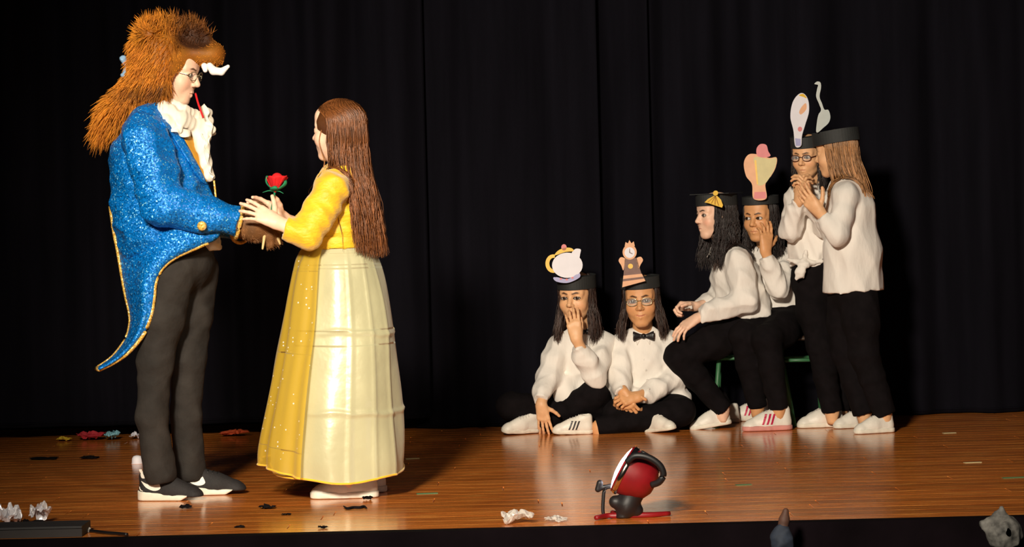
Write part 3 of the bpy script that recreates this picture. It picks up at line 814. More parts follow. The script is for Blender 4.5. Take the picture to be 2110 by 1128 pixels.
def build_prince():
    Y0 = 10.0; p = lambda x, y, dy=0.0: P(x, y, Y0 + dy)
    root = empty('person', (p(355, 1010)[0], Y0, 0))
    tag(root, 'person in sparkling blue tailcoat and orange furry hood, holding hands with the yellow-dressed girl', 'person')
    # trousers
    hn, kn, an_ = p(350, 560, -.085), p(320, 745, -.09), p(330, 978, -.10)
    hf, kf, af = p(398, 560, .085), p(388, 742, .07), p(391, 972, .09)
    f = Field(*bounds([hn, kn, an_, hf, kf, af, p(370, 480)], 0.15), 0.007)
    f.cone(p(372, 478), p(372, 540), .125, .125, 0, n=(0, 1, 0), sq=0.85)
    for h_, k_, a_, c_ in ((hn, kn, an_, p(313, 860, -.10)), (hf, kf, af, p(384, 858, .08))):
        f.chain([h_, (h_ + k_) / 2, k_, c_, a_], [.098, .082, .066, .057, .062], 0.025, cut_b=0.034)
    f.wrinkle(0.0035, 5, (0.05, 0.12), (1, 1, 2.5), 5)
    V, q = f.mesh(); link_mesh('trousers', V, q, M_DENIM, root)
    # coat: body and sleeves
    sn, en, wn = p(298, 285, -.19), p(338, 425, -.25), p(493, 457, -.20)
    sf, ef, wf = p(335, 283, .19), p(385, 428, .24), p(500, 468, .06)
    f = Field(*bounds([sn, en, wn, sf, ef, wf, p(345, 500)], 0.2), 0.006)
    f.chain([p(343, 262), p(322, 330), p(334, 425), p(342, 486)], [.085, .165, .180, .185], 0.06)
    f.chain([p(300, 262, -.12), p(330, 258, .12)], [.085, .085], 0.05)
    f.plane(p(447, 482), nrm(np.array([0.30, 0, -1.0])))
    f.plane(p(448, 400), (1, 0, 0.12), 0.03)
    for a, b, c in ((sn, en, wn), (sf, ef, wf)):
        f.chain([a, (a + b) / 2, b], [.090, .086, .080], 0.010)
        f.cone(b, c, .082, .060, 0.012, cut_b=0.0)
    f.wrinkle(0.012, 11, (0.09, 0.22), (1, 1, 1.3), 6)
    V, q = f.mesh(); coat = link_mesh('tailcoat', V, q, M_SEQ_BLUE, root); coat['label'] = 'sparkling blue tailcoat with gold edging'
    fcoat = f
    rows = [((446, 425), (228, 425)), ((452, 484), (236, 480)), ((415, 506), (243, 515)), ((366, 528), (249, 550)), ((336, 551), (255, 585)), ((321, 580), (261, 615)),
            ((317, 615), (267, 640)), ((311, 650), (269, 665)), ((295, 690), (262, 695)), ((266, 725), (245, 722)), ((237, 746), (226, 742)), ((205, 762), (199, 760))]
    ra = spline(np.array([r[0] for r in rows], float), 60); rb = spline(np.array([r[1] for r in rows], float), 60)
    for s, nm in ((-1, 'near'), (1, 'far')):
        g = []
        for i in range(60):
            t = i / 59; b = .235 * (1 - t) + .15 * t; row = []
            for u in np.linspace(0, 1, 26):
                al = math.radians(62 + (176 - 62) * u)
                x = ra[i, 0] * (1 - u) + rb[i, 0] * u; y = ra[i, 1] * (1 - u) + rb[i, 1] * u
                dy = s * (b * math.sin(al) + .010 * math.sin(u * 14 + t * 3) * t + 0.004)
                row.append(p(x, y, dy))
            g.append(row)
        g = np.array(g)
        V, q = sheet(g, 0.004 * -s); link_mesh('coat_tail', V, q, M_SEQ_BLUE, coat)
        edge = np.concatenate([g[9:, 0], g[::-1, -1]])
        Vt, qt = tubes(np.array([edge + np.array([0, s * .002, 0])]), 0.0085, 8)
        link_mesh('gold_edging', Vt, qt, M_SEQ_GOLD, coat)
    for a, b, r in ((en, wn, .062), (ef, wf, .062)):          # gold cuff rims
        d = nrm(b - a); u = nrm(np.cross(d, (0, 1, 0.2))); w = np.cross(d, u); an = np.arange(30) * 2 * math.pi / 30
        ring = b + r * (np.cos(an)[:, None] * u + np.sin(an)[:, None] * w)
        V, q = tubes(np.array([ring]), .0075, 8, closed=True); link_mesh('cuff_edging', V, q, M_SEQ_GOLD, coat)
    def patch(left, right, off, n=16, m=5):
        a = spline(np.array(left, float), n); b = spline(np.array(right, float), n); g = []
        for i in range(n):
            row = []
            for t in np.linspace(0, 1, m):
                x, y = a[i] * (1 - t) + b[i] * t; h_ = fcoat.hit(x, y, off)
                row.append(h_ if h_ is not None else (row[-1] + (p(x, y) - p(x - 3, y)) if row else p(x, y, -.1)))
            g.append(row)
        return sheet(np.array(g), 0.005)
    V, q = patch([(330, 246), (352, 275), (382, 322), (416, 376)], [(352, 246), (378, 285), (406, 335), (428, 380)], .012); link_mesh('lapel', V, q, M_SEQ_BLUE, coat)
    V, q = patch([(352, 250), (380, 287), (405, 334), (424, 372)], [(384, 250), (404, 290), (418, 335), (434, 380)], .010); link_mesh('gold_lining', V, q, M_GOLD_CLOTH, coat)
    bt = fcoat.hit(416, 466, 0.012)
    if bt is not None:
        Rm = np.stack([(1, 0, 0), (0, 0, 1), (0, -1, 0)], 1)
        V, q = revolve([(0.0001, .006), (.010, .006), (.017, .002), (.018, -.004), (.0001, -.006)], 20, bt, Rm); link_mesh('coat_button', V, q, M_SEQ_GOLD, coat)
    Vp, qp = tubes(np.array([spline([p(236, 455, -.02), p(233, 468, -.02), p(240, 482, -.03)], 10)]), .008, 6); link_mesh('gold_edging', Vp, qp, M_SEQ_GOLD, coat)
    # waistcoat, shirt tail, cravat
    f = Field(*bounds([p(400, 300), p(405, 505)], 0.14), 0.008)
    f.chain([p(385, 290), p(392, 400), p(396, 480)], [.07, .078, .075], 0.03)
    f.wrinkle(0.003, 3)
    V, q = f.mesh(); link_mesh('waistcoat', V, q, M_BLACKCLOTH, root)
    Vg, qg = tubes(np.array([spline([p(441, 372, -.04), p(444, 400, -.04), p(447, 440, -.04)], 10)]), .004, 6); link_mesh('gold_edging', Vg, qg, M_SEQ_GOLD, root)
    f = Field(*bounds([p(415, 480), p(455, 520)], 0.1), 0.004)
    f.chain([p(405, 488, -.03), p(436, 498, -.05), p(452, 510, -.04)], [.045, .032, .010], 0.02); f.cone(p(410, 490, .05), p(440, 500, .04), .04, .03, .03)
    f.wrinkle(0.004, 8, (0.02, 0.05))
    V, q = f.mesh(); link_mesh('shirt_tail', V, q, M_CRAVAT, root)
    f = Field(*bounds([p(315, 205, -.12), p(445, 385, .1)], 0.05), 0.0035)
    f.chain([p(318, 214, -.05), p(338, 226, -.11), p(372, 246, -.11), p(405, 262, -.04)], [.024, .030, .032, .03], .012)
    f.chain([p(322, 232, -.12), p(345, 250, -.135), p(366, 268, -.13)], [.018, .024, .017], .008)
    f.chain([p(340, 205, -.07), p(378, 226, -.09), p(408, 240, -.03)], [.016, .020, .02], .008)
    f.chain([p(345, 215, .1), p(385, 240, .1), p(410, 255, .02)], [.03, .03, .03], .012)
    f.chain([p(408, 258, -.04), p(417, 300, -.06), p(424, 335, -.055), p(432, 364, -.045)], [.032, .027, .024, .020], .012)
    for x, y, dy, r in ((424, 232, -.02, .022), (430, 250, -.03, .02), (432, 268, -.04, .026), (424, 284, -.05, .022), (434, 275, .0, .018), (438, 366, -.04, .012)): f.ell(p(x, y, dy), (r, r * 1.1, r * .85), .006)
    f.wrinkle(0.0045, 21, (0.022, 0.05), (2.2, 1, .25), 5)
    V, q = f.mesh(); cr = link_mesh('cravat', V, q, M_CRAVAT, root)
    def ruffle(path, out, w, waves, amp):
        c = spline(np.array(path), 70); g = []
        o_ = np.array([nrm(v) for v in spline(np.array(out, float), 70)]); t = np.linspace(0, 1, 70); s_ = np.gradient(c, axis=0); s_ /= np.linalg.norm(s_, axis=1, keepdims=True)
        nn = np.cross(s_, o_)
        for u in np.linspace(0, 1, 6): g.append(c + o_ * w * u * (0.85 + .15 * np.sin(t * waves * 4.1))[:, None] + nn * (amp * u * np.sin(t * waves * 6.28 + .6 * u))[:, None])
        V, q = sheet(np.array(g), .002); link_mesh('ruffle', V, q, M_CRAVAT, cr)
    ruffle([p(318, 220, -.10), p(342, 243, -.145), p(368, 262, -.14), p(392, 268, -.10)], [(-.4, -.3, -.8), (-.5, -.3, -.8), (-.3, -.4, -.9), (.2, -.4, -.9)], .034, 4, .008)
    ruffle([p(412, 222, -.03), p(420, 245, -.05), p(425, 270, -.06), p(420, 290, -.06)], [(.9, -.3, .5), (1, -.3, .1), (1, -.3, -.3), (.8, -.3, -.7)], .030, 3.5, .009)
    ruffle([p(412, 275, -.07), p(420, 310, -.08), p(428, 345, -.07), p(434, 364, -.06)], [(.8, -.6, 0), (.8, -.6, 0), (.8, -.6, 0), (.6, -.3, -.6)], .018, 4, .006)
    # body
    hd = head_frame(p(357, 147), (.93, -.26, -.24), .236)
    parts = [head_mesh(hd, SKIN_FAIR, LIP, np.array(lin(90, 60, 40)), p(345, 252), .056, blush=.8, vox=.0023)]
    core = [(p(345, 258), p(330, 330), .06, .12), (p(330, 330), p(345, 440), .12, .12), (p(345, 440), p(372, 520), .12, .11),
            (hn, kn, .075, .05), (kn, an_, .045, .035), (hf, kf, .075, .05), (kf, af, .045, .035), (sn, en, .05, .045), (en, wn, .042, .032), (sf, ef, .05, .045), (ef, wf, .042, .032), (sn, sf, .06, .06)]
    body = body_core(parts, core, root)
    eyes(hd, body, (.8, -.3, -.45))
    glasses(hd, root, M_METALFRAME, w=.10, ht=.072)
    # hood
    f = Field(*bounds([p(195, 20, -.2), p(475, 300, .2)], 0.04), 0.006)
    f.ell(p(334, 122), (.118, .130, .146), 0)
    f.chain([p(310, 150), p(292, 196), p(246, 232), p(215, 264)], [.085, .080, .060, .032], .03, n=(0, 1, 0), sq=.75)
    f.cone(p(338, 140, -.085), p(331, 196, -.09), .045, .030, .03); f.cone(p(338, 140, .085), p(331, 196, .09), .045, .030, .03)
    f.chain([p(345, 180, .11), p(400, 230, .16), p(432, 262, .17)], [.05, .03, .012], .03)
    f.ell(p(409, 194), (.106, .25, .108), .012, op='sub')
    f.cone(p(358, 112), p(432, 113), .056, .040, .025, n=(0, 1, 0), sq=.62)
    f.ell(p(446, 112), (.034, .05, .042), .02)
    f.plane(p(400, 136), (0.0, 0, -1)) if False else None
    for s in (-1, 1): f.chain([p(316, 90, s * .08), p(308, 68, s * .10), p(304, 52, s * .105)], [.045, .038, .018], .02)
    f.chain([p(345, 74), p(392, 70), p(424, 80)], [.050, .042, .026], .03); f.cone(p(302, 92), p(345, 68), .048, .05, .04)
    V, q = f.mesh()
    OR = np.array(lin(218, 138, 40)); DK = np.array(lin(80, 44, 20)); RU = np.array(lin(170, 88, 24))
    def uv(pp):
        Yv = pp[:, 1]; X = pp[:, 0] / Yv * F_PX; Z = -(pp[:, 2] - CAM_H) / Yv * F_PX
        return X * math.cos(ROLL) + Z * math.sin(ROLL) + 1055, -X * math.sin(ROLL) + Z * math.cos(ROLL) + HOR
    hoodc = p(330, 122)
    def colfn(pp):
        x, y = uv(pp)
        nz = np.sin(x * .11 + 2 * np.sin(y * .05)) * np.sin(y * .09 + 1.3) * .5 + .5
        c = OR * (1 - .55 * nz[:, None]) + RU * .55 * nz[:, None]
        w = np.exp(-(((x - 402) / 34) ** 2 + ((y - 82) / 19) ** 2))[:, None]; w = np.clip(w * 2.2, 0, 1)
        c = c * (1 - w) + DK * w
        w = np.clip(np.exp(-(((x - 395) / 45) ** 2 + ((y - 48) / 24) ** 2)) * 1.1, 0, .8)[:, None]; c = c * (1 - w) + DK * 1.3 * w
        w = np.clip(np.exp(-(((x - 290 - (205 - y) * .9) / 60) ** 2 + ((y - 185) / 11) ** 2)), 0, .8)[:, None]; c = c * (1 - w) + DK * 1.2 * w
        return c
    def length(pp):
        x, y = uv(pp)
        L = np.where(x > 372, .016, .036); L = np.where((y < 78) & (x < 450), .034, L); L = np.where(y > 175, .05, L); return np.where((y > 100) & (x > 355), .011, L)
    def comb(pp, N):
        x, y = uv(pp); d = np.tile(np.array([-.55, 0, -.8]), (len(pp), 1))
        k = np.clip((88 - y) / 30, 0, 1)[:, None]; d = d * (1 - k) + k * np.stack([np.where(x < 340, -.55, .35) + .3 * np.sin(x * .13), 0 * x, np.full(len(x), .9)], 1); d[(x > 375) & (y >= 84)] = (-.9, 0, .15); return d
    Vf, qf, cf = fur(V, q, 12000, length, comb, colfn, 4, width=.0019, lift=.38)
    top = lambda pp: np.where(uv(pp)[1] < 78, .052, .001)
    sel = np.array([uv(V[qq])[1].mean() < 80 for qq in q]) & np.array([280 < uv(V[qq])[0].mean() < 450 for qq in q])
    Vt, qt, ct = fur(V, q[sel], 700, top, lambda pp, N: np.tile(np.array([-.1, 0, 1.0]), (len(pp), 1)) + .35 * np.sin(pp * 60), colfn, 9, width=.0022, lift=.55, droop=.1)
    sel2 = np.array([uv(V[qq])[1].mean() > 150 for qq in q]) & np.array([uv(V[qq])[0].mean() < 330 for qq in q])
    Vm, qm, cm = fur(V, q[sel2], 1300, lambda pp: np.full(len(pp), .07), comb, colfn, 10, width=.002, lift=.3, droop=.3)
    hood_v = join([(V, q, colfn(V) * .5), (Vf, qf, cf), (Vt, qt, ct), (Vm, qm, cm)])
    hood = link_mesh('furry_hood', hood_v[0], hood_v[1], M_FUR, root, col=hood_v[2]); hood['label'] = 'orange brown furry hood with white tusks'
    for s in (-1, 1):
        V, q = (lambda ff: ff.mesh())(tusk_field([p(432, 136, s * .055), p(440, 146, s * .065), p(456, 148, s * .07), p(470, 137, s * .072)], [.013, .016, .014, .007])); link_mesh('tusk', V, q, M_TUSK, hood)
        V, q = tusk_field([p(421, 136, s * .05), p(423, 145, s * .052)], [.012, .009]).mesh(); link_mesh('tooth', V, q, M_TUSK, hood)
    f = Field(*bounds([p(250, 118), p(268, 160)], 0.06), 0.004)
    f.chain([p(254, 122, -.03), p(262, 138, -.02), p(258, 156, -.03)], [.014, .008, .016], .004, n=(0, 1, 0), sq=.7); f.wrinkle(.003, 2, (.02, .04))
    V, q = f.mesh(); link_mesh('ribbon', V, q, M_RIBBON, hood)
    Vc, qc = tubes(np.array([spline([p(403, 193, -.07), p(409, 215, -.10), p(419, 243, -.11)], 14)]), .0042, 6); link_mesh('red_cord', Vc, qc, M_RED, root)
    # paw gloves
    for s, base, tips in ((-1, (wn, p(522, 462, -.19), p(545, 470, -.17)), [(p(552, 486, -.19), p(556, 503, -.18)), (p(562, 482, -.165), p(570, 497, -.16)), (p(566, 470, -.13), p(580, 480, -.12))]),
                          (1, (wf, p(532, 450, .0), p(556, 455, .01)), [(p(575, 462, .0), p(586, 472, .0)), (p(578, 455, .04), p(590, 462, .05))])):
        f = Field(*bounds(list(base) + [t[1] for t in tips] + [p(560, 425)], 0.07), 0.005)
        f.chain(list(base), [.046, .058, .046], .03)
        f.ell(p(528, 440, -.1 if s < 0 else .02), (.05, .05, .045), .03)
        for a, b in tips: f.cone(base[2], a, .032, .024, .012); f.cone(a, b, .024, .019, .008)
        V, q = f.mesh(); BR = np.array(lin(132, 90, 54))
        cfn = lambda pp: BR * (0.75 + .5 * (np.sin(pp[:, 0] * 90) * np.sin(pp[:, 2] * 80) * .5 + .5))[:, None]
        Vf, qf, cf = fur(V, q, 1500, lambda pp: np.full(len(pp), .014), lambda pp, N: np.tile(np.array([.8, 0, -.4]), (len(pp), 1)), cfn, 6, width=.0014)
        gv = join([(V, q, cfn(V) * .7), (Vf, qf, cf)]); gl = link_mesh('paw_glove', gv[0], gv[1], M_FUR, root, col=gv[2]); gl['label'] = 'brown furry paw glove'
        if s < 0:
            for a, b in ((p(545, 487, -.215), p(541, 513, -.22)), (p(573, 492, -.18), p(577, 503, -.18))):
                V, q = tusk_field([a, b], [.0065, .0042]).mesh(); link_mesh('claw', V, q, M_CLAW, gl)
    # shoes
    g = ground(287, 1032); shoe(root, g, nrm([.97, -.18, 0]), L=.255, style='runner', m_up=M_SHOE_BLACK, label='black running shoe with white sole and white swoosh')
    g = ground(372, 1022); shoe(root, g, nrm([.995, .08, 0]), L=.255, style='runner', m_up=M_SHOE_BLACK, label='black running shoe with white sole and white swoosh')

def tusk_field(pts, rad, vox=0.003):
    f = Field(*bounds(pts, max(rad) + .01), vox); f.chain(pts, rad, .004); return f

# ------------------------------------------------------------------ girl in the yellow dress
def satin_material():
    m = material('cream_satin', lin(188, 184, 146), 0.32, var=0.06, vscale=6, bump=0.007, bscale=7, sheen=0.2, spec=0.6)
    b = m.node_tree.nodes['Principled BSDF']; b.inputs['Metallic'].default_value = 0.1; return m
def organza_material():
    m = bpy.data.materials.new('yellow_organza'); m.use_nodes = True
    nt = m.node_tree; b = nt.nodes['Principled BSDF']; N = nt.nodes.new; L = nt.links.new
    out = nt.nodes['Material Output']
    tc = N('ShaderNodeTexCoord'); v = N('ShaderNodeTexVoronoi'); v.inputs['Scale'].default_value = 95; L(tc.outputs['Object'], v.inputs['Vector'])
    sp = N('ShaderNodeSeparateColor'); L(v.outputs['Color'], sp.inputs[0])
    gt = N('ShaderNodeMath'); gt.operation = 'GREATER_THAN'; gt.inputs[1].default_value = 0.93; L(sp.outputs[0], gt.inputs[0])
    lt = N('ShaderNodeMath'); lt.operation = 'LESS_THAN'; lt.inputs[1].default_value = 0.30; L(v.outputs['Distance'], lt.inputs[0])
    mu = N('ShaderNodeMath'); mu.operation = 'MULTIPLY'; L(gt.outputs[0], mu.inputs[0]); L(lt.outputs[0], mu.inputs[1])
    mx = N('ShaderNodeMix'); mx.data_type = 'RGBA'; mx.inputs['A'].default_value = (*lin(230, 194, 62), 1); mx.inputs['B'].default_value = (1, .97, .85, 1)
    L(mu.outputs[0], mx.inputs['Factor']); L(mx.outputs['Result'], b.inputs['Base Color'])
    b.inputs['Roughness'].default_value = 0.5; b.inputs['Sheen Weight'].default_value = 0.3
    tl = N('ShaderNodeBsdfTranslucent'); tl.inputs[0].default_value = (*lin(232, 192, 60), 1)
    ms = N('ShaderNodeMixShader'); ms.inputs[0].default_value = 0.35; L(b.outputs[0], ms.inputs[1]); L(tl.outputs[0], ms.inputs[2])
    tr = N('ShaderNodeBsdfTransparent'); tr.inputs[0].default_value = (1, .93, .62, 1)
    m2 = N('ShaderNodeMixShader'); ma = N('ShaderNodeMath'); ma.operation = 'MAXIMUM'; ma.inputs[1].default_value = 0.62; L(mu.outputs[0], ma.inputs[0])
    L(ma.outputs[0], m2.inputs[0]); L(tr.outputs[0], m2.inputs[1]); L(ms.outputs[0], m2.inputs[2]); L(m2.outputs[0], out.inputs['Surface'])
    return m
M_VELVET = material('crushed_yellow_velvet', lin(236, 184, 26), 0.55, var=0.13, vscale=26, stretch=(1, 1, 2.2), bump=0.003, bscale=55, sheen=0.4)
def build_gown_girl():
    Y0 = 9.90; p = lambda x, y, dy=0.0: P(x, y, Y0 + dy)
    root = empty('person', (p(705, 1010)[0], Y0, 0))
    tag(root, 'girl in long yellow gown with brown waist-length hair, facing the blue-coated person', 'person')
    fw = nrm([-.95, .28, 0])
    sn, en, wn = p(683, 390, -.15), p(634, 484, -.20), p(586, 469, -.21)
    sf, ef, wf = p(700, 385, .15), p(655, 478, .16), p(615, 462, .08)
    hw = p(572, 459, -.215)
    f = Field(*bounds([sn, en, wn, sf, ef, wf, p(697, 510), p(700, 345)], 0.16), 0.005)
    f.chain([p(698, 512), p(699, 450), p(702, 392)], [.118, .112, .105], .04, n=fw, sq=1.0)
    f.chain([sn, p(703, 372, -.05), p(708, 372, .05), sf], [.058, .062, .062, .058], .03)
    f.plane(p(697, 512), (0, 0, -1))
    for a, b, c in ((sn, en, wn), (sf, ef, wf)):
        f.chain([a, (a + b) / 2, b], [.066, .064, .056], .02); f.cone(b, c, .056, .045, .02, cut_b=0.0)
    f.wrinkle(.005, 31, (.03, .09), (1, 1, 1.4), 7)
    V, q = f.mesh(); bod = link_mesh('bodice', V, q, M_VELVET, root); bod['label'] = 'crushed yellow velvet bodice with long sleeves'
    # belt
    an = np.arange(48) * 2 * math.pi / 48
    c0, c1 = p(697, 511), p(698, 489); pr = [(.122, 0), (.126, .35), (.126, .65), (.122, 1)]
    V = np.concatenate([np.stack([(c0 + (c1 - c0) * t)[0] + r * np.cos(an), (c0 + (c1 - c0) * t)[1] + r * np.sin(an), np.full(48, (c0 + (c1 - c0) * t)[2])], 1) for r, t in pr])
    i = np.arange(4 * 48).reshape(4, 48); q = np.stack([i[:-1], np.roll(i[:-1], -1, 1), np.roll(i[1:], -1, 1), i[1:]], -1).reshape(-1, 4)
    link_mesh('belt', V, q, M_VELVET, root)
    # skirt
    prof = np.array([(506, 637, 763), (522, 628, 773), (545, 619, 783), (600, 609, 797), (680, 597, 811), (760, 583, 819), (850, 569, 826), (930, 558, 831), (978, 556, 833)], float)
    def gown(a0, a1, na, scale, amp, flutes, seed, creases, tmax=1.0, hem=(0, 0), grow=0.0):
        r = np.random.default_rng(seed); NR = 230; pf = spline(prof, NR); A = np.linspace(a0, a1, na); g = []
        ph = r.uniform(0, 6.28, 4)
        for i in range(NR):
            t = i / (NR - 1) * tmax; y, xl, xr = pf[int(t * (NR - 1))]
            c = p((xl + xr) / 2, y); rad = (xr - xl) / 2 / F_PX * Y0
            fold = np.sin(flutes * A + ph[0]) * .6 + np.sin(flutes * 1.7 * A + ph[1] + t * 1.5) * .4 + (0 if creases else 1.0)
            R = rad * scale + grow + amp * t ** .7 * fold * (1.0 if creases < 1 else 1)
            z = np.full(na, c[2])
            if creases:
                for yy in (684, 846): R = R + .006 * (A > 4.25) * np.exp(-(((y - yy) + 5 * np.sin(3 * A) + 1.5 * np.sin(11 * A)) / 5.0) ** 2)
                for aa in (math.radians(308), math.radians(284), math.radians(330)): R = R + .006 * np.exp(-((A - aa) / .035) ** 2) * (.3 + t)
            R = R + .007 * t ** .5 * (np.sin(2.3 * A + 5 * t + ph[2]) * np.sin(9 * t + 1.7 * A) + .4 * np.sin(7 * A - 11 * t + ph[3]))
            z = z + t ** 3 * (hem[0] * (1 + np.sin(A)) + hem[1] * np.maximum(0, -np.cos(A)) + .004 * np.sin(5 * A + ph[2])) + t ** 3 * (-.012)
            X = c[0] + R * np.cos(A); Yy = c[1] + R * .92 * np.sin(A)
            g.append(np.stack([X, Yy, z], 1))
        return np.array(g)
    g = gown(0, 2 * math.pi, 160, 1.0, .004, 7, 3, 1, hem=(.030, .02))
    V, q = sheet(g, 0.0); sk = link_mesh('satin_skirt', V, q, satin_material(), root); sk['label'] = 'long cream satin skirt with fold creases'
    M_ORG = organza_material()
    go = gown(math.radians(78), math.radians(247), 110, 1.0, .014, 13, 8, 0, tmax=.985, hem=(.030, .03), grow=.020)
    V, q = sheet(go, 0.0); ov = link_mesh('organza_overlay', V, q, M_ORG, root); ov['label'] = 'sheer glittering yellow organza overlay'
    for e, m_, nm in ((go[-1], M_VELVET, 'hem'), ):
        V, q = tubes(np.array([e]), .004, 6); link_mesh(nm, V, q, m_, ov)
    V, q = tubes(np.array([g[-1, :-1]]), .0045, 6, closed=True); link_mesh('hem', V, q, M_VELVET, sk)
    # body
    hd = head_frame(p(697, 269), (-.89, .45, .02), .222)
    hr = dict(curl=(14, 12, 14, 16), spread=1.5)
    parts = [head_mesh(hd, SKIN_FAIR, LIP, np.array(lin(96, 58, 34)), p(702, 360), .047, blush=.7, vox=.0023),
             hand_mesh(hw, (-.86, -.05, .46), (-.15, .9, -.42), 'L', SKIN_FAIR, .152, elbow=en, fr=(.025, .036), vox=.0026, thumb=(.45, .95, .0), tcurl=8, **hr),
             hand_mesh(p(585, 452, .06), (-.85, -.15, .5), (-.1, -.9, -.4), 'R', SKIN_FAIR, .165, elbow=ef, fr=(.024, .034), vox=.003)]
    core = [(p(702, 365), p(700, 440), .05, .085), (p(700, 440), p(698, 560), .085, .10), (p(690, 560, -.06), p(715, 1000, -.06), .08, .035), (p(705, 560, .06), p(730, 995, .06), .08, .035), (sn, en, .042, .038), (sf, ef, .042, .038), (sn, sf, .045, .045)]
    body = body_core(parts, core, root)
    eyes(hd, body, (-.9, .25, .25))
    col = [(p(702, 400), p(698, 500), .115, .118), (sn, sf, .06, .06), (p(698, 500), p(705, 600), .118, .16), (sn, en, .06, .055)]
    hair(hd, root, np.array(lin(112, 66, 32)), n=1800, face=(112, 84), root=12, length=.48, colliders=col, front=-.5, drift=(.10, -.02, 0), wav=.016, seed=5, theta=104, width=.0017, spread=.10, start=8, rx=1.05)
    Ve, qe = tubes(np.array([spline([h2w(hd, (-.30, .12, .1)), h2w(hd, (-.29, .2, -.2)), p(668, 330, -.06), p(667, 345, -.07)], 14)]), .0022, 6)
    cc = np.tile(np.array(lin(150, 100, 60)), (len(Ve), 1)); link_mesh('loose_strand', Ve, qe, M_HAIR, root, col=cc)
    shoe(root, ground(779, 1025), (-1, -.02, 0), L=.255, style='slip', label='white slip-on canvas shoe'); shoe(root, ground(796, 1014), (-1, .0, 0), L=.255, style='slip', label='white slip-on canvas shoe')

# ------------------------------------------------------------------ felt rose held between them
def build_rose():
    Y = 9.86; p = lambda x, y, dy=0.0: P(x, y, Y + dy)
    root = empty('felt_rose', p(562, 440)); tag(root, 'red felt rose with green leaves held between the couple', 'flower')
    V, q = tubes(np.array([spline([p(556, 470, .04), p(560, 430, .02), p(567, 392)], 16)]), .004, 8); link_mesh('stem', V, q, M_GREEN, root)
    base, top = p(567, 394), p(572, 362)
    for k in range(5):
        a0 = k * 2.513; g = []
        for i in range(9):
            t = i / 8; r = .004 + (.030 + .006 * (k % 2)) * t ** .8
            row = []
            for u in np.linspace(-1, 1, 9):
                a = a0 + u * .9; c = base + (top - base) * t * (1.0 - .12 * u * u)
                row.append(c + np.array([r * math.cos(a), r * math.sin(a), 0]))
            g.append(row)
        V, q = sheet(np.array(g), .0025); link_mesh('petal', V, q, M_RED, root)
    V, q = tusk_field([base, base + (top - base) * .8], [.006, .022]).mesh(); link_mesh('bud', V, q, M_RED, root)
    for a, L, tip in ((math.pi, 1, p(549, 363)), (-.35, .85, p(590, 372)), (4.4, .7, p(566, 384, -.03)), (1.4, .8, p(575, 372, .04))):
        g = []
        d = tip - base
        out = np.array([math.cos(a), math.sin(a), 0])
        side = np.array([-math.sin(a), math.cos(a), 0])
        for i in range(10):
            t = i / 9; w = .016 * math.sin(math.pi * min(1, t * .93 + .06)) ** .8
            c = base + d * t + out * .016 * math.sin(math.pi * t)
            g.append([c + side * w * u - out * .006 * u * u for u in np.linspace(-1, 1, 5)])
        V, q = sheet(np.array(g), .002); link_mesh('leaf', V, q, M_GREEN, root)
    for tx, ty, dy in ((541, 397, -.01), (584, 399, -.01)):
        V, q = tubes(np.array([spline([p(566, 394), (p(566, 394) + p(tx, ty, dy)) / 2 + np.array([0, 0, .004]), p(tx, ty, dy)], 8)]), np.linspace(.0035, .001, 8)[None], 6); link_mesh('sepal', V, q, M_GREEN, root)
build_prince(); build_gown_girl(); build_rose()
# ------------------------------------------------------------------ the six in white shirts
M_BOW = material('black_satin_bow', lin(22, 20, 24), 0.4, var=0.1, vscale=40, bump=0.001, bscale=60)
M_TORTOISE = material('brown_spectacle_frame', lin(70, 34, 22), 0.35, var=0.25, vscale=120)
M_PAPER_WHITE = material('white_paper', lin(232, 230, 238), 0.7, var=0.03, vscale=20)
M_PAPER_BACK = material('pale_paper_back', lin(228, 236, 232), 0.75, var=0.04, vscale=20)
M_PAPER_GOLD = material('gold_paper', lin(236, 190, 66), 0.5, var=0.08, vscale=30)
M_PAPER_PINK = material('pink_paper', lin(222, 138, 140), 0.7, var=0.05, vscale=30)
M_PAPER_PEACH = material('peach_paper', lin(232, 178, 140), 0.7, var=0.06, vscale=30)
M_PAPER_LILAC = material('lilac_paper', lin(176, 176, 214), 0.7, var=0.05, vscale=30)
M_PAPER_BROWN = material('mauve_brown_paper', lin(128, 100, 92), 0.7, var=0.12, vscale=40)
M_PAPER_OLIVE = material('pale_olive_paper', lin(206, 194, 142), 0.6, var=0.06, vscale=30)
DARKHAIR = np.array(lin(52, 32, 24)); BLACKHAIR = np.array(lin(34, 24, 22)); LIGHTHAIR = np.array(lin(150, 108, 68)); BROW = np.array(lin(50, 30, 22))

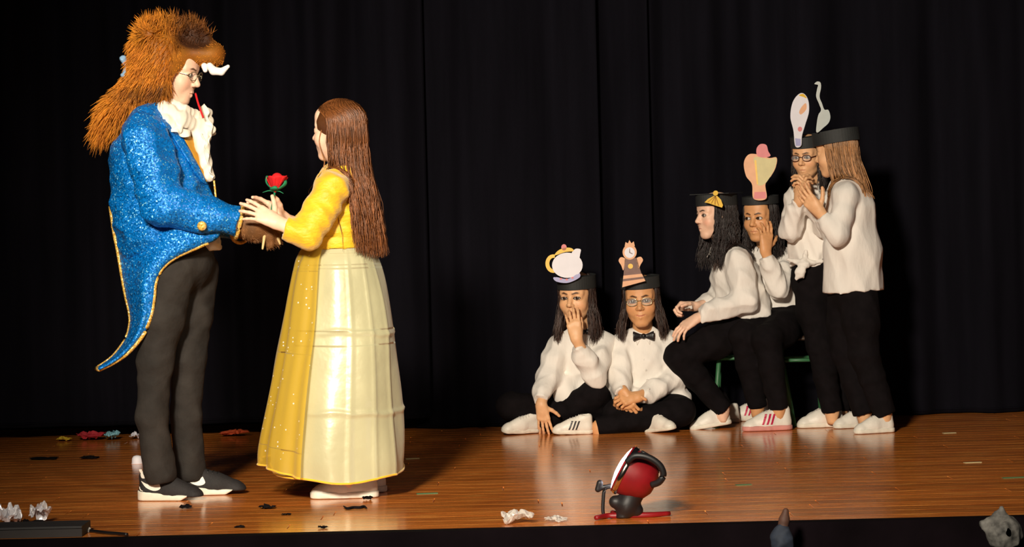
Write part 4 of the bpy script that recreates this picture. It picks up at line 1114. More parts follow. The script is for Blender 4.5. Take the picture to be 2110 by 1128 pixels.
def girl(Y0, label, J, headp, skin, hands, hairp, shoes, shirt, cap, facing, legr=(.086, .066, .048), sleeve=(.054, .052, .040), seed=1, wr=.009, bow=None, spectacles=None, gaze=None, collar=True, ears=True, buttons=None):
    p = lambda t: P(t[0], t[1], Y0 + (t[2] if len(t) > 2 else 0.0))
    j = {k: p(v) for k, v in J.items()}
    foot = j['anL'] if 'base' not in J else j['base']
    root = empty('person', (j['pelvis'][0], j['pelvis'][1], 0.0)); tag(root, label, 'person', 'children in white shirts and black trousers')
    n = nrm(facing)
    # trousers
    L = [j[k] for k in ('pelvis', 'hipR', 'knR', 'anR', 'hipL', 'knL', 'anL')]
    f = Field(*bounds(L, 0.17), 0.0085)
    f.cone(j['pelvis'], j['pelvis'] + (j['waist'] - j['pelvis']) * .7, .128, .115, 0, n=n, sq=1.2)
    for s in 'RL':
        h_, k_, a_ = j['hip' + s], j['kn' + s], j['an' + s]
        f.chain([j['pelvis'] * .4 + h_ * .6, h_ * .55 + k_ * .45, k_], [legr[0] * 1.08, legr[0] * .95, legr[1]], .03)
        f.chain([k_, k_ * .6 + a_ * .4, a_], [legr[1], legr[1] * .9, legr[2]], .02, cut_b=0.01)
    f.wrinkle(.0045, seed + 40, (.05, .13), terms=5)
    V, q = f.mesh(); link_mesh('trousers', V, q, M_BLACKCLOTH, root)
    # shirt
    pts = [j[k] for k in ('neck', 'chest', 'waist', 'shR', 'shL', 'elR', 'elL', 'wrR', 'wrL')] + [p(x[0]) for x in shirt.get('extra', [])] + ([p(shirt['hem'][0])] if 'hem' in shirt else [])
    f = Field(*bounds(pts, 0.20), 0.0064)
    r = shirt.get('r', (.115, .125, .12)); sq = shirt.get('sq', 1.3)
    f.cone(j['neck'], j['chest'], .055, r[0], .04, n=n, sq=sq)
    f.cone(j['chest'], j['waist'], r[0], r[1], .04, n=n, sq=sq)
    f.chain([j['shR'], j['neck'] * .75 + j['chest'] * .25, j['shL']], [.055, .060, .055], .045)
    if 'hem' in shirt:
        hp, hr, hn = shirt['hem']; hw = p(hp)
        f.cone(j['waist'], hw + (hw - j['waist']) * .3, r[1], hr, .03, n=n, sq=sq); f.plane(hw, hn)
    else:
        f.cone(j['waist'], j['waist'] * .35 + j['pelvis'] * .65, r[1], r[2], .03, n=n, sq=sq)
    for a, b, ra, rb in shirt.get('seg', []): f.cone(p(a), p(b), ra, rb, .03)
    for s in 'RL':
        a, b, c = j['sh' + s], j['el' + s], j['wr' + s]
        f.chain([a, (a + b) / 2, b], [sleeve[0], sleeve[0] * 1.02, sleeve[1]], .025)
        d = nrm(c - b); f.cone(b, c - d * .05, sleeve[1], sleeve[1] * .45 + sleeve[2] * .65, .025)
        f.cone(c - d * .055, c, sleeve[2], sleeve[2] * .96, .006, cut_a=0.0, cut_b=0.0)
    f.wrinkle(wr, seed, (.05, .13), shirt.get('squash', (1, 1, .8)), 5)
    V, q = f.mesh(); sh = link_mesh('shirt', V, q, M_SHIRT, root)
    fs = f
    if buttons:
        Rm = np.stack([(1, 0, 0), (0, 0, 1), (0, -1, 0)], 1)
        for x, y in buttons:
            h_ = fs.hit(x, y, .002)
            if h_ is not None:
                V, q = revolve([(.0001, .002), (.0045, .002), (.0055, -.002)], 12, h_, Rm); link_mesh('button', V, q, M_LACE, sh)
    # head and hands on one body
    hc, fwd, H = p(headp[0]), headp[1], headp[2]
    hd = head_frame(hc, fwd, H, headp[3] if len(headp) > 3 else 0.0)
    hk = headp[4] if len(headp) > 4 else {}
    parts = [head_mesh(hd, skin, LIP * .85, BROW, j['neck'], .045, ears=ears, **hk)]
    for hnd in hands:
        hnd = dict(hnd); parts.append(hand_mesh(p(hnd.pop('w')), hnd.pop('d'), hnd.pop('n'), hnd['side'], skin, hnd.get('size', .158), elbow=j['el' + hnd['side']] if hnd.get('arm', True) else None, fr=(.024, .034),
                                                **{k: v for k, v in hnd.items() if k in ('curl', 'spread', 'thumb', 'tcurl', 'mcp')}))
    core = [(j['neck'], j['chest'], .04, .075), (j['chest'], j['waist'], .075, .075), (j['waist'], j['pelvis'], .075, .09), (j['shR'], j['shL'], .04, .04)]
    for s in 'RL':
        core += [(j['sh' + s], j['el' + s], .035, .033), (j['hip' + s], j['kn' + s], .065, .045), (j['kn' + s], j['an' + s], .042, .030)]
        core.append((j['an' + s], j['an' + s] + np.array([0, 0, -.045]), .031, .030))
    body = body_core(parts, core, root)
    eyes(hd, body, gaze if gaze is not None else fwd)
    col = [(j['neck'], j['chest'], .06, r[0] * .85), (j['chest'], j['waist'], r[0] * .88, r[1] * .88), (j['shR'], j['shL'], .065, .065), (j['shR'], j['elR'], .062, .058), (j['shL'], j['elL'], .062, .058)]
    hair(hd, root, colliders=col, **hairp)
    for s in shoes: shoe(root, **s)
    if cap is not None: cap(hd, root, p)
    if collar:
        c = j['neck'] * .45 + hc * .0 + j['neck'] * .55 + np.array([0, 0, .012]); an = np.linspace(0, 2 * math.pi, 29)[:-1]
        ring = np.stack([c[0] + .056 * np.cos(an), c[1] + .056 * np.sin(an), c[2] + .010 - .022 * ((np.cos(an) * n[0] + np.sin(an) * n[1]))], 1)
        V, q = tubes(np.array([ring]), .011, 8, closed=True); link_mesh('collar', V, q, M_SHIRT, root)
        for s in (-1, 1):
            f0 = np.array([n[0], n[1], 0]); r0 = np.array([-n[1], n[0], 0]) * s
            a = c + f0 * .062 + np.array([0, 0, -.002]); b = c + f0 * .045 + r0 * .045 + np.array([0, 0, .008]); t = c + f0 * .080 + r0 * .030 + np.array([0, 0, -.048])
            g = np.array([[a * (1 - u) + b * u, (a * (1 - u) + b * u) * .5 + t * .5, t + (b - a) * .02 * u] for u in (0, .5, 1)])
            V, q = sheet(g, .003); link_mesh('collar_point', V, q, M_SHIRT, root)
    if bow:
        c = p(bow); f = Field(*bounds([c], .08), .003); rr = np.array([-n[1], n[0], 0])
        for s in (-1, 1): f.cone(c + rr * s * .008, c + rr * s * .046, .008, .023, .004, n=n, sq=1.7); f.ell(c + rr * s * .062, (.016, .016, .03), .0, op='sub')
        f.ell(c, (.012, .012, .013), .003)
        V, q = f.mesh(); link_mesh('bow_tie', V, q, M_BOW, root)
    if spectacles: glasses(hd, root, spectacles, w=.098, ht=.070)
    return root, hd

U = 1 / 433.0
def px_poly(pts, ox, oy): return [((x - ox) * U, (oy - y) * U) for x, y in pts]

# --- cross-legged, teapot card
def cap_teapot(hd, root, p):
    o = cap_hat(hd, root, z0=.165, z1=.42)
    O = P(1168, 545, 12.75 - .19); E = lambda cx, cy, rx, ry, **k: px_poly(ellipse(cx, cy, rx, ry, **k), 1168, 545)
    hnd = [(x, y) for x, y in ellipse(1140, 543, 16, 19, 22, 75, 285)] + [(x, y) for x, y in ellipse(1141, 543, 9, 12, 22, 285, 75)]
    layers = [(px_poly(hnd, 1168, 545), 1, 0), (px_poly(smooth_poly([(1141, 571), (1170, 575), (1190, 562), (1194, 572), (1170, 583), (1146, 580)]), 1168, 545), 2, 0),
              (px_poly(smooth_poly([(1178, 524), (1186, 514), (1197, 515), (1196, 524), (1192, 538), (1182, 540)]), 1168, 545), 0, 0), (E(1169, 547, 31.5, 26), 0, 1),
              (px_poly(smooth_poly([(1144, 526), (1150, 517), (1164, 511), (1178, 512), (1182, 518), (1164, 520)]), 1168, 545), 1, 2), (E(1163, 510, 5.5, 6.5), 3, 2),
              (px_poly(smooth_poly([(1146, 571), (1170, 575.5), (1188, 566), (1190, 571), (1170, 579.5), (1149, 577)]), 1168, 545), 4, 2)]
    layers += [(E(x, y, 2.6, 2.0, n=10), 3, 3) for x, y in ((1155, 574.6), (1167, 576.4), (1179, 573))]
    cutout(o, O, (1, -.05, 0), (0, 0, 1), layers, [M_PAPER_WHITE, M_PAPER_GOLD, M_PAPER_LILAC, M_PAPER_PINK, M_PAPER_LILAC], label='white paper teapot cut-out with gold handle')
girl(12.75, 'girl sitting cross-legged under a teapot cap, one hand over her mouth',
     dict(neck=(1200, 692), chest=(1200, 735), waist=(1205, 800, .03), pelvis=(1205, 848, .05), shR=(1152, 712, -.01), elR=(1131, 775, -.08), wrR=(1114, 826, -.19),
          shL=(1247, 708, .0), elL=(1226, 778, -.15), wrL=(1189, 712, -.215), hipR=(1178, 852, .03), knR=(1052, 838, -.06), anR=(1150, 872, -.02), hipL=(1228, 850, .03), knL=(1224, 812, -.12), anL=(1118, 874, -.05)),
     ((1188, 611, -.06), (-.36, -.93, -.08), .238, .0), SKIN_WARM,
     [dict(w=(1115, 834, -.20), d=(.14, .08, -1), n=(.25, 1, .1), side='R', curl=(6, 8, 8, 8), spread=1.1, size=.145), dict(w=(1188, 700, -.232), d=(-.16, .12, 1), n=(.1, 1, -.1), side='L', curl=(14, 16, 18, 16), spread=.6, thumb=(.9, .3, .35))],
     dict(color=DARKHAIR, n=948, width=.0019, start=44, capz=.38, face=(58, 64), length=.23, front=.30, seed=11, spread=.22, wav=.004),
     [dict(heel=P(1109, 889, 12.70), fwd=(-.86, -.5, .03), up=(.1, -.35, 1), L=.205, label='white trainer')],
     dict(r=(.118, .125, .13), sq=1.3, seg=[((1165, 800, -.03), (1170, 832, -.08), .07, .05), ((1235, 800, -.02), (1245, 826, -.02), .07, .05)]), cap_teapot, (-.12, -.99, 0), seed=3, bow=(1210, 684, -.085), gaze=(-.25, -.96, 0))

# --- cross-legged, clock card
def cap_clock(hd, root, p):
    o = cap_hat(hd, root, z0=.235, z1=.46)
    O = P(1300, 545, 12.75 - .20); q_ = lambda pts: px_poly(pts, 1300, 545); E = lambda cx, cy, rx, ry, **k: q_(ellipse(cx, cy, rx, ry, **k))
    layers = [(q_([(1288, 532), (1312, 532), (1322, 568), (1284, 570)]), 1, 0), (q_([(1284, 568), (1322, 565), (1329, 580), (1281, 592)]), 2, 1), (q_([(1283, 575), (1325, 571), (1327, 575), (1282.5, 580)]), 1, 2),
              (q_(smooth_poly([(1311, 534), (1320, 530), (1325, 537), (1320, 546), (1315, 556), (1313, 545)])), 0, 0), (q_(smooth_poly([(1289, 534), (1280, 530), (1275, 537), (1280, 547), (1284, 557), (1287, 545)])), 0, 0),
              (E(1298, 520, 14.5, 15.5), 0, 1), (E(1298, 521, 10.5, 11), 3, 2), (q_([(1288, 508), (1290, 499), (1295, 502), (1298, 495), (1302, 502), (1307, 498), (1309, 508)]), 2, 2), (E(1299, 549, 5.2, 5.2, n=16), 4, 2),
              (q_([(1297.2, 521), (1297.6, 513), (1298.6, 513), (1299, 521)]), 1, 4), (q_([(1298, 520), (1304, 523), (1303.6, 524.4), (1297.6, 521.6)]), 1, 4)]
    cutout(o, O, (1, -.04, 0), (0, .05, 1), layers, [M_PAPER_PEACH, M_PAPER_BROWN, M_PAPER_PEACH, M_PAPER_WHITE, M_PAPER_GOLD], label='brown and peach paper clock cut-out')
girl(12.75, 'smiling girl with glasses and bow tie sitting cross-legged under a clock cap',
     dict(neck=(1325, 694), chest=(1330, 742), waist=(1345, 802, .02), pelvis=(1352, 846, .05), shR=(1281, 712), elR=(1276, 778, -.08), wrR=(1284, 812, -.17), shL=(1376, 705), elL=(1394, 778, -.05), wrL=(1318, 822, -.17),
          hipR=(1325, 852, .04), knR=(1268, 852, -.10), anR=(1335, 876, -.10), hipL=(1378, 846, .02), knL=(1404, 848, -.13), anL=(1234, 880, -.17)),
     ((1321, 618, -.06), (-.13, -.98, -.06), .245, -.04, dict(smile=1.0)), SKIN_TAN,
     [dict(w=(1284, 808, -.18), d=(.35, -.25, -.9), n=(.5, .8, -.1), side='R', curl=(45, 48, 50, 52)), dict(w=(1316, 818, -.19), d=(-.97, -.2, -.15), n=(0, .8, -.6), side='L', curl=(48, 50, 52, 55))],
     dict(color=DARKHAIR, n=1054, width=.0019, start=44, capz=.38, face=(56, 58), length=.20, front=.32, seed=12, spread=.42, wav=.004),
     [dict(heel=P(1221, 893, 12.585), fwd=(-.98, -.18, .03), up=(0, -.2, 1), L=.198, style='darkstripes', label='white trainer with dark stripes'), dict(heel=P(1334, 892, 12.62), fwd=(.62, -.78, .12), up=(-.2, 0, 1), L=.2, label='white trainer')],
     dict(r=(.118, .122, .13), sq=1.3, seg=[((1370, 790, .0), (1408, 822, -.03), .08, .045), ((1320, 800, -.02), (1315, 815, -.06), .07, .05)]), cap_clock, (-.05, -1, 0), seed=5, bow=(1326, 693, -.085), spectacles=M_METALFRAME, gaze=(-.1, -.99, 0),
     buttons=[(1326, 722), (1328, 742), (1331, 763), (1334, 784), (1337, 802)])

# --- seated on a stool, gold fan ornament
def cap_fan(hd, root, p):
    o = cap_hat(hd, root, z0=.20, z1=.44, board=.20)
    O = P(1472, 418, 12.75 - .165); q_ = lambda pts: px_poly(pts, 1472, 418)
    fan = [(1451, 417), (1458, 410), (1470, 404), (1478, 404), (1486, 412), (1491, 424), (1489, 429), (1474, 424), (1460, 419)]
    layers = [(q_(fan), 0, 0), (q_(ellipse(1474, 398, 5.5, 5.5, 16)), 0, 1)] + [(q_([(1473, 404), (1475, 404), (x + 1, y), (x - 1, y)]), 1, 2) for x, y in ((1458, 417), (1466, 420), (1474, 423), (1482, 425))]
    cutout(o, O, (.93, -.36, 0), (.0, .25, 1), layers, [M_PAPER_GOLD, material('dark_gold_ink', lin(170, 120, 30), .6, var=.05)], label='gold paper fan ornament with a round knob')
girl(12.75, 'girl with long wavy dark hair sitting sideways under a cap with gold fan ornament',
     dict(neck=(1492, 514), chest=(1512, 565), waist=(1530, 625), pelvis=(1545, 662, .0), shR=(1500, 535, .12), elR=(1488, 618, .08), wrR=(1440, 634, -.02), shL=(1522, 540, -.11), elL=(1536, 620, -.16), wrL=(1442, 650, -.18),
          hipR=(1540, 672, .09), knR=(1405, 735, .12), anR=(1490, 838, .12), hipL=(1540, 676, -.07), knL=(1398, 735, -.11), anL=(1488, 842, -.07)),
     ((1474, 443, -.03), (-.90, -.42, -.02), .222, .0, dict(blush=1.0)), SKIN_FAIR,
     [dict(w=(1438, 655, -.18), d=(-.80, -.1, -.5), n=(.2, .5, -.9), side='L', curl=(18, 20, 22, 26)), dict(w=(1434, 632, -.05), d=(-1, -.1, .05), n=(0, -.5, -.8), side='R', curl=(62, 66, 68, 70), tcurl=30)],
     dict(color=BLACKHAIR, n=1159, width=.0019, start=44, capz=.38, face=(70, 60), length=.27, front=.25, seed=13, spread=.10, wav=.010, drift=(-.12, -.10, 0)),
     [dict(heel=P(1507, 874, 12.70), fwd=(-.985, -.10, -.14), up=(-.15, 0, 1), L=.205, label='white trainer with its heel lifted'), dict(heel=ground(1530, 876) + np.array([0, .16, 0]), fwd=(-1, -.1, 0), L=.205, label='white trainer')],
     dict(r=(.12, .135, .135), sq=1.15, hem=((1540, 655), .14, (.12, 0, -1))), cap_fan, (-.88, -.42, 0), legr=(.088, .068, .046), sleeve=(.062, .060, .040), seed=7, gaze=(-.95, -.2, 0))

# --- seated on a stool, tall fan card
def cap_vase(hd, root, p):
    o = cap_hat(hd, root, z0=.29, z1=.46)
    O = P(1567, 355, 12.85 - .215); q_ = lambda pts: px_poly(pts, 1567, 355)
    layers = [(q_(smooth_poly([(1552, 410), (1549, 380), (1537, 362), (1533, 335), (1543, 318), (1562, 318), (1585, 326), (1601, 326), (1599, 345), (1590, 362), (1577, 380), (1578, 410)], 60)), 0, 0),
              (q_(smooth_poly([(1560, 380), (1558, 350), (1555, 324), (1585, 328), (1600, 327), (1598, 345), (1589, 362), (1575, 380)], 48)), 1, 1), (q_(smooth_poly([(1561, 320), (1560, 306), (1568, 297), (1580, 299), (1584, 312), (1588, 322), (1573, 325)])), 2, 1),
              (q_([(1552, 410), (1554, 396), (1577, 396), (1578, 410)]), 2, 2), (q_([(1555, 330), (1559, 330), (1562, 380), (1559, 380)]), 3, 2)]
    cutout(o, O, (.98, -.2, 0), (.02, .05, 1), layers, [M_PAPER_PEACH, M_PAPER_OLIVE, M_PAPER_PINK, M_PAPER_GOLD], label='tall pink and olive paper fan cut-out')
girl(12.85, 'girl sitting with her hand on her cheek under a tall pink fan cap',
     dict(neck=(1583, 517), chest=(1590, 565), waist=(1604, 620), pelvis=(1613, 655), shR=(1550, 542, .0), elR=(1556, 606, .02), wrR=(1560, 640, .02), shL=(1626, 540, -.05), elL=(1604, 594, -.20), wrL=(1577, 530, -.22),
          hipR=(1590, 665, -.02), knR=(1532, 692, -.26), anR=(1560, 836, -.20), hipL=(1632, 668, -.07), knL=(1580, 700, -.34), anL=(1604, 840, -.33)),
     ((1567, 448, -.10), (-.50, -.86, -.06), .222), SKIN_TAN,
     [dict(w=(1577, 518, -.222), d=(.10, .04, 1), n=(-.45, .9, 0), side='L', curl=(16, 20, 26, 30), spread=.8), dict(w=(1558, 646, .0), d=(-.4, -.5, -.7), n=(.2, .5, -.6), side='R', curl=(20, 22, 25, 28))],
     dict(color=BLACKHAIR, n=737, width=.0019, start=44, capz=.38, face=(60, 60), length=.22, front=.10, seed=14, spread=.15),
     [dict(heel=ground(1631, 886), fwd=(-.985, -.17, 0), L=.243, style='stripes', label='white trainer with three magenta stripes', m_sole=material('pinkish_rubber', lin(206, 140, 130), .6, var=.1)), dict(heel=ground(1588, 866), fwd=(-.985, -.17, 0), L=.23, style='stripes', label='white trainer with three magenta stripes')],
     dict(r=(.112, .125, .13), sq=1.2, hem=((1600, 657), .132, (-.05, -.2, -1))), cap_vase, (-.5, -.86, 0), legr=(.088, .068, .046), seed=9, gaze=(-.75, -.6, 0))

# --- standing, brown glasses
def cap_plate(hd, root, p):
    o = cap_hat(hd, root, z0=.21, z1=.46)
    O = P(1650, 250, 12.6 - .185); q_ = lambda pts: [(x * 1.45, y) for x, y in px_poly(pts, 1650, 250)]
    layers = [(q_(smooth_poly([(1640, 300), (1637, 268), (1632, 240), (1636, 212), (1646, 196), (1656, 194), (1664, 208), (1665, 232), (1658, 258), (1652, 280), (1650, 300)], 60)), 0, 0),
              (q_(smooth_poly([(1652, 222), (1660, 214), (1661, 226), (1652, 236), (1648, 232)])), 1, 1), (q_(ellipse(1649, 266, 4, 5, 14)), 2, 1), (q_([(1641, 300), (1640, 284), (1650, 286), (1650, 300)]), 3, 1), (q_(smooth_poly([(1648, 197), (1656, 195), (1662, 204), (1656, 201)])), 4, 1)]
    cutout(o, O, (.70, -.71, 0), (-.02, .04, 1), layers, [M_PAPER_WHITE, M_PAPER_PEACH, M_PAPER_PINK, M_PAPER_LILAC, M_PAPER_GOLD], label='tall narrow white and pink paper cut-out')
E_root, E_hd = girl(12.60, 'standing girl in brown glasses and knotted shirt, hands clasped at her mouth',
     dict(neck=(1682, 384), chest=(1678, 432), waist=(1678, 515), pelvis=(1684, 572), shR=(1641, 408, -.02), elR=(1628, 475, -.10), wrR=(1646, 414, -.19), shL=(1716, 408, .02), elL=(1700, 468, -.14), wrL=(1670, 410, -.19),
          hipR=(1664, 585, -.02), knR=(1690, 715, -.04), anR=(1714, 846, -.03), hipL=(1702, 585, .04), knL=(1720, 715, .06), anL=(1732, 842, .09)),
     ((1665, 321, -.08), (-.50, -.86, -.14), .205, .0, dict(blush=.7)), SKIN_WARM,
     [dict(w=(1647, 413, -.21), d=(.12, -.05, 1), n=(.8, .55, .1), side='R', curl=(40, 42, 46, 50)), dict(w=(1668, 410, -.21), d=(-.30, -.1, 1), n=(-.8, .55, .1), side='L', curl=(38, 42, 46, 50))],
     dict(color=BLACKHAIR, n=632, width=.0019, start=44, capz=.38, face=(62, 62), length=.18, front=.05, seed=15, spread=.1),
     [dict(heel=ground(1738, 880), fwd=(-.99, -.10, 0), L=.228, label='white trainer'), dict(heel=ground(1752, 870), fwd=(-.99, -.05, 0), L=.228, label='white trainer')],
     dict(r=(.112, .122, .115), sq=1.2, squash=(1, 1, .4), hem=((1675, 548), .118, (.05, 0, -1))), cap_plate, (-.45, -.89, 0), legr=(.080, .064, .050), sleeve=(.049, .049, .036), seed=15, spectacles=M_TORTOISE, gaze=(-.5, -.85, .0), wr=.010)
def build_knot():
    p = lambda x, y, dy: P(x, y, 12.6 + dy); f = Field(*bounds([p(1635, 580, -.15), p(1680, 530, -.1)], .05), .0035)
    f.ell(p(1657, 546, -.12), (.028, .022, .020), .0); f.chain([p(1657, 548, -.13), p(1648, 562, -.135), p(1641, 574, -.13)], [.014, .024, .010], .01, n=(0, 1, 0), sq=1.8)
    f.chain([p(1657, 546, -.13), p(1652, 556, -.14), p(1656, 572, -.13)], [.012, .016, .006], .008, n=(0, 1, 0), sq=1.8)
    for tx, ty in ((1625, 535), (1695, 538), (1660, 520)): f.cone(p(1657, 545, -.12), p(tx, ty, -.10), .016, .010, .012)
    f.wrinkle(.004, 5, (.02, .05)); V, q = f.mesh(); link_mesh('shirt_knot', V, q, M_SHIRT, E_root)
build_knot()

# --- standing with her back half turned
def cap_back(hd, root, p):
    o = cap_hat(hd, root, z0=.18, z1=.46, rx=.44, ry=.52, tilt=-.02)
    O = P(1692, 232, 12.3 - .06); q_ = lambda pts: [(x * 1.2, y) for x, y in px_poly(pts, 1692, 232)]
    out = smooth_poly([(1680, 272), (1682, 250), (1686, 236), (1692, 227), (1688, 215), (1682, 200), (1685, 184), (1687, 177), (1679, 175), (1685, 170), (1692, 172), (1693, 182), (1689, 200), (1694, 214), (1699, 226), (1708, 227), (1712, 240), (1708, 252), (1696, 262)], 90)
    cutout(o, O, (.80, .60, 0), (0, .02, 1), [(q_(out), 0, 0)], [M_PAPER_BACK], label='plain pale back of a paper cut-out with a thin curved stem')
girl(12.30, 'standing girl with straight light brown hair, back half turned, in a loose white shirt',
     dict(neck=(1742, 376), chest=(1752, 430), waist=(1757, 520), pelvis=(1758, 585), shR=(1752, 398, .13), elR=(1715, 480, .10), wrR=(1690, 445, .03), shL=(1742, 402, -.12), elL=(1726, 484, -.17), wrL=(1695, 446, -.17),
          hipR=(1740, 612, .07), knR=(1745, 730, .06), anR=(1780, 850, .04), hipL=(1772, 612, -.07), knL=(1780, 730, -.07), anL=(1822, 852, -.06)),
     ((1722, 314, .0), (-.88, .42, -.10), .215), SKIN_WARM,
     [dict(w=(1690, 438, -.17), d=(-.66, .02, .75), n=(.35, .9, .3), side='L', curl=(14, 16, 18, 20), spread=.9), dict(w=(1688, 440, .0), d=(-.6, 0, .8), n=(.3, -.9, .2), side='R', curl=(20, 22, 25, 28))],
     dict(color=LIGHTHAIR, n=1370, width=.0019, start=44, capz=.38, face=(96, 70), length=.24, front=-.05, seed=16, spread=.16, wav=.003, drift=(.28, 0, 0), theta=104, rx=1.06),
     [dict(heel=ground(1841, 891), fwd=(-.93, -.36, 0), L=.208, label='white trainer'), dict(heel=ground(1797, 880), fwd=(-.93, -.36, 0), L=.208, label='white trainer')],
     dict(r=(.115, .135, .14), sq=1.05, squash=(1, 1, .22), hem=((1757, 601), .152, (.05, 0, -1))), cap_back, (-.85, .5, 0), legr=(.088, .068, .055), sleeve=(.051, .049, .037), seed=17, wr=.007)

# ------------------------------------------------------------------ stools
M_GREENMETAL = material('green_painted_tube', lin(52, 104, 66), 0.45, var=0.12, vscale=40)
M_SEAT = material('dark_wooden_seat', lin(58, 40, 26), 0.55, var=0.2, vscale=12, stretch=(1, 6, 1))
def stool(cx, Y, zs, legs, bar_z, label):
    root = empty('stool', (cx, Y, 0)); tag(root, label, 'stool', 'green metal stools')
    f = Field((cx - .21, Y - .2, zs - .03), (cx + .21, Y + .2, zs + .01), .010)
    f.cone((cx - .01, Y, zs - .012), (cx + .01, Y, zs - .012), .13, .13, 0, n=(0, 0, 1), sq=0.0); f.plane((0, 0, zs), (0, 0, 1), .004); f.plane((0, 0, zs - .022), (0, 0, -1), .004)
    V, q = f.mesh(); link_mesh('seat', V, q, M_SEAT, root)
    at = lambda a, b, z: a + (b - a) * (a[2] - z) / (a[2] - b[2])
    for a, b in legs: V, q = tubes(np.array([[a, (a + b) / 2, b]]), .0115, 10); link_mesh('leg', V, q, M_GREENMETAL, root)
    for i in range(len(legs)):
        a = at(*legs[i], bar_z); b = at(*legs[(i + 1) % len(legs)], bar_z)
        V, q = tubes(np.array([[a, (a + b) / 2, b]]), .009, 8); link_mesh('crossbar', V, q, M_GREENMETAL, root)
def leg(xt, xb, Y, dyb, zs=.42): t = P(xt, 700, Y); t[2] = zs; b = P(xb, 870, Y + dyb); b[2] = 0.004; return t, b
stool(P(1532, 700, 12.82)[0], 12.82, .435, [leg(1484, 1471, 12.72, -.02), leg(1576, 1563, 12.72, -.02), leg(1584, 1592, 12.94, .02), leg(1484, 1478, 12.94, .02)], .335, 'green metal stool under the girl sitting sideways')
stool(P(1648, 700, 12.84)[0], 12.84, .435, [leg(1604, 1637, 12.70, -.02), leg(1686, 1694, 12.70, -.02), leg(1684, 1692, 12.96, .02), leg(1612, 1606, 12.96, .02)], .32, 'green metal stool under the girl resting her cheek on her hand')
tv = tusk_field([P(1412, 634, 12.66), P(1418, 630, 12.66), P(1424, 634, 12.65)], [.008, .011, .008]); tv.wrinkle(.004, 3, (.01, .02))
V, q = tv.mesh(); tag(link_mesh('tissue', V, q, M_LACE), 'small crumpled white tissue in the hand of the girl sitting sideways', 'tissue')
# ------------------------------------------------------------------ red floodlight on the stage edge
M_LAMP_RED = material('red_enamel', lin(126, 12, 20), 0.45, var=0.12, vscale=30)
M_LAMP_BLACK = material('black_rubber', lin(20, 18, 20), 0.5, var=0.15, vscale=40)
M_LAMP_GLOW = material('lit_lens', (1, 1, 1), 0.3, emit=(0.95, 0.9, 1.0), estr=9.0)
M_CHROME = material('chrome_rim', lin(200, 190, 180), 0.2, metal=1.0)
def build_lamp():
    Y = 8.95; p = lambda x, y, dy=0.0: P(x, y, Y + dy)
    root = empty('floodlight', (p(1290, 1070)[0], Y, 0)); tag(root, 'red portable floodlight with black handle tilted on the stage edge', 'lamp')
    ax = nrm([-.86, .16, .48]); c = p(1304, 978)
    t1 = nrm(np.cross(ax, (0, 0, 1))); t2 = np.cross(ax, t1); Rm = np.stack([t1, -t2, ax], 1)
    prof = [(.0001, -.085), (.030, -.083), (.054, -.070), (.070, -.045), (.079, -.015), (.083, .020), (.085, .040), (.079, .040), (.072, .01), (.0001, -.03)]
    V, q = revolve(prof, 36, c, Rm); h = link_mesh('housing', V, q, M_LAMP_RED, root)
    V, q = revolve([(.0001, .058), (.03, .056), (.058, .050), (.076, .043), (.084, .036), (.084, .028)], 36, c, Rm); link_mesh('lens', V, q, M_LAMP_GLOW, h)
    V, q = revolve([(.086, .018), (.089, .022), (.089, .030), (.086, .034)], 36, c, Rm); link_mesh('rim', V, q, M_CHROME, h)
    # ribs across the back of the housing
    for k in range(4):
        a = .6 + k * .35; r = .060
        pts = [c + Rm @ np.array([.084 * math.cos(a) * s, .084 * math.sin(a) * s, z]) for s, z in ((1.0, .01), (.98, -.02), (.86, -.05), (.6, -.073))]
        V, q = tubes(np.array([spline(pts, 10)]), .004, 6); link_mesh('rib', V, q, M_LAMP_BLACK, h)
    hp = [p(1292, 953, -.085), p(1308, 940, -.095), p(1335, 943, -.10), p(1358, 958, -.10), p(1367, 978, -.095), p(1358, 994, -.085), p(1343, 1000, -.07)]
    V, q = tubes(np.array([spline(hp, 30)]), .0115, 10); link_mesh('handle', V, q, M_LAMP_BLACK, root)
    f = Field(*bounds([p(1262, 1000), p(1325, 1075)], .06), .004)
    f.chain([p(1303, 1018), p(1292, 1042), p(1285, 1062)], [.040, .036, .024], .015); f.cone(p(1268, 1035), p(1312, 1052), .022, .022, .012); f.cone(p(1282, 1060), p(1280, 1074), .018, .022, .01)
    f.plane((0, 0, .001), (0, 0, -1)); V, q = f.mesh(); link_mesh('joint', V, q, M_LAMP_BLACK, root)
    V, q = tubes(np.array([spline([p(1262, 1003, .0), p(1247, 1008, .0), p(1243, 1030, .0), p(1244, 1062, .0), p(1262, 1072, .0)], 24)]), .006, 8); link_mesh('bracket', V, q, M_LAMP_BLACK, root)
    V, q = tusk_field([p(1231, 1008), p(1236, 996), p(1232, 1010), p(1246, 1004), p(1262, 1000)], [.008, .010, .008, .007, .006]).mesh(); link_mesh('knob', V, q, M_LAMP_BLACK, root)
    for pts, in (([p(1275, 1072, .0), p(1250, 1070, .0), p(1228, 1075, -.05)],), ([p(1290, 1072, .0), p(1340, 1068, .0), p(1380, 1062, .03)],), ([p(1284, 1070, .02), p(1300, 1066, .12)],), ([p(1284, 1072, 0), p(1262, 1066, .1)],)):
        pts = [np.array([a[0], a[1], max(.009, a[2])]) for a in pts]
        V, q = tubes(np.array([spline(pts, 10)]), np.linspace(.011, .008, 10)[None], 8); link_mesh('foot', V, q, M_LAMP_RED, root)
build_lamp()

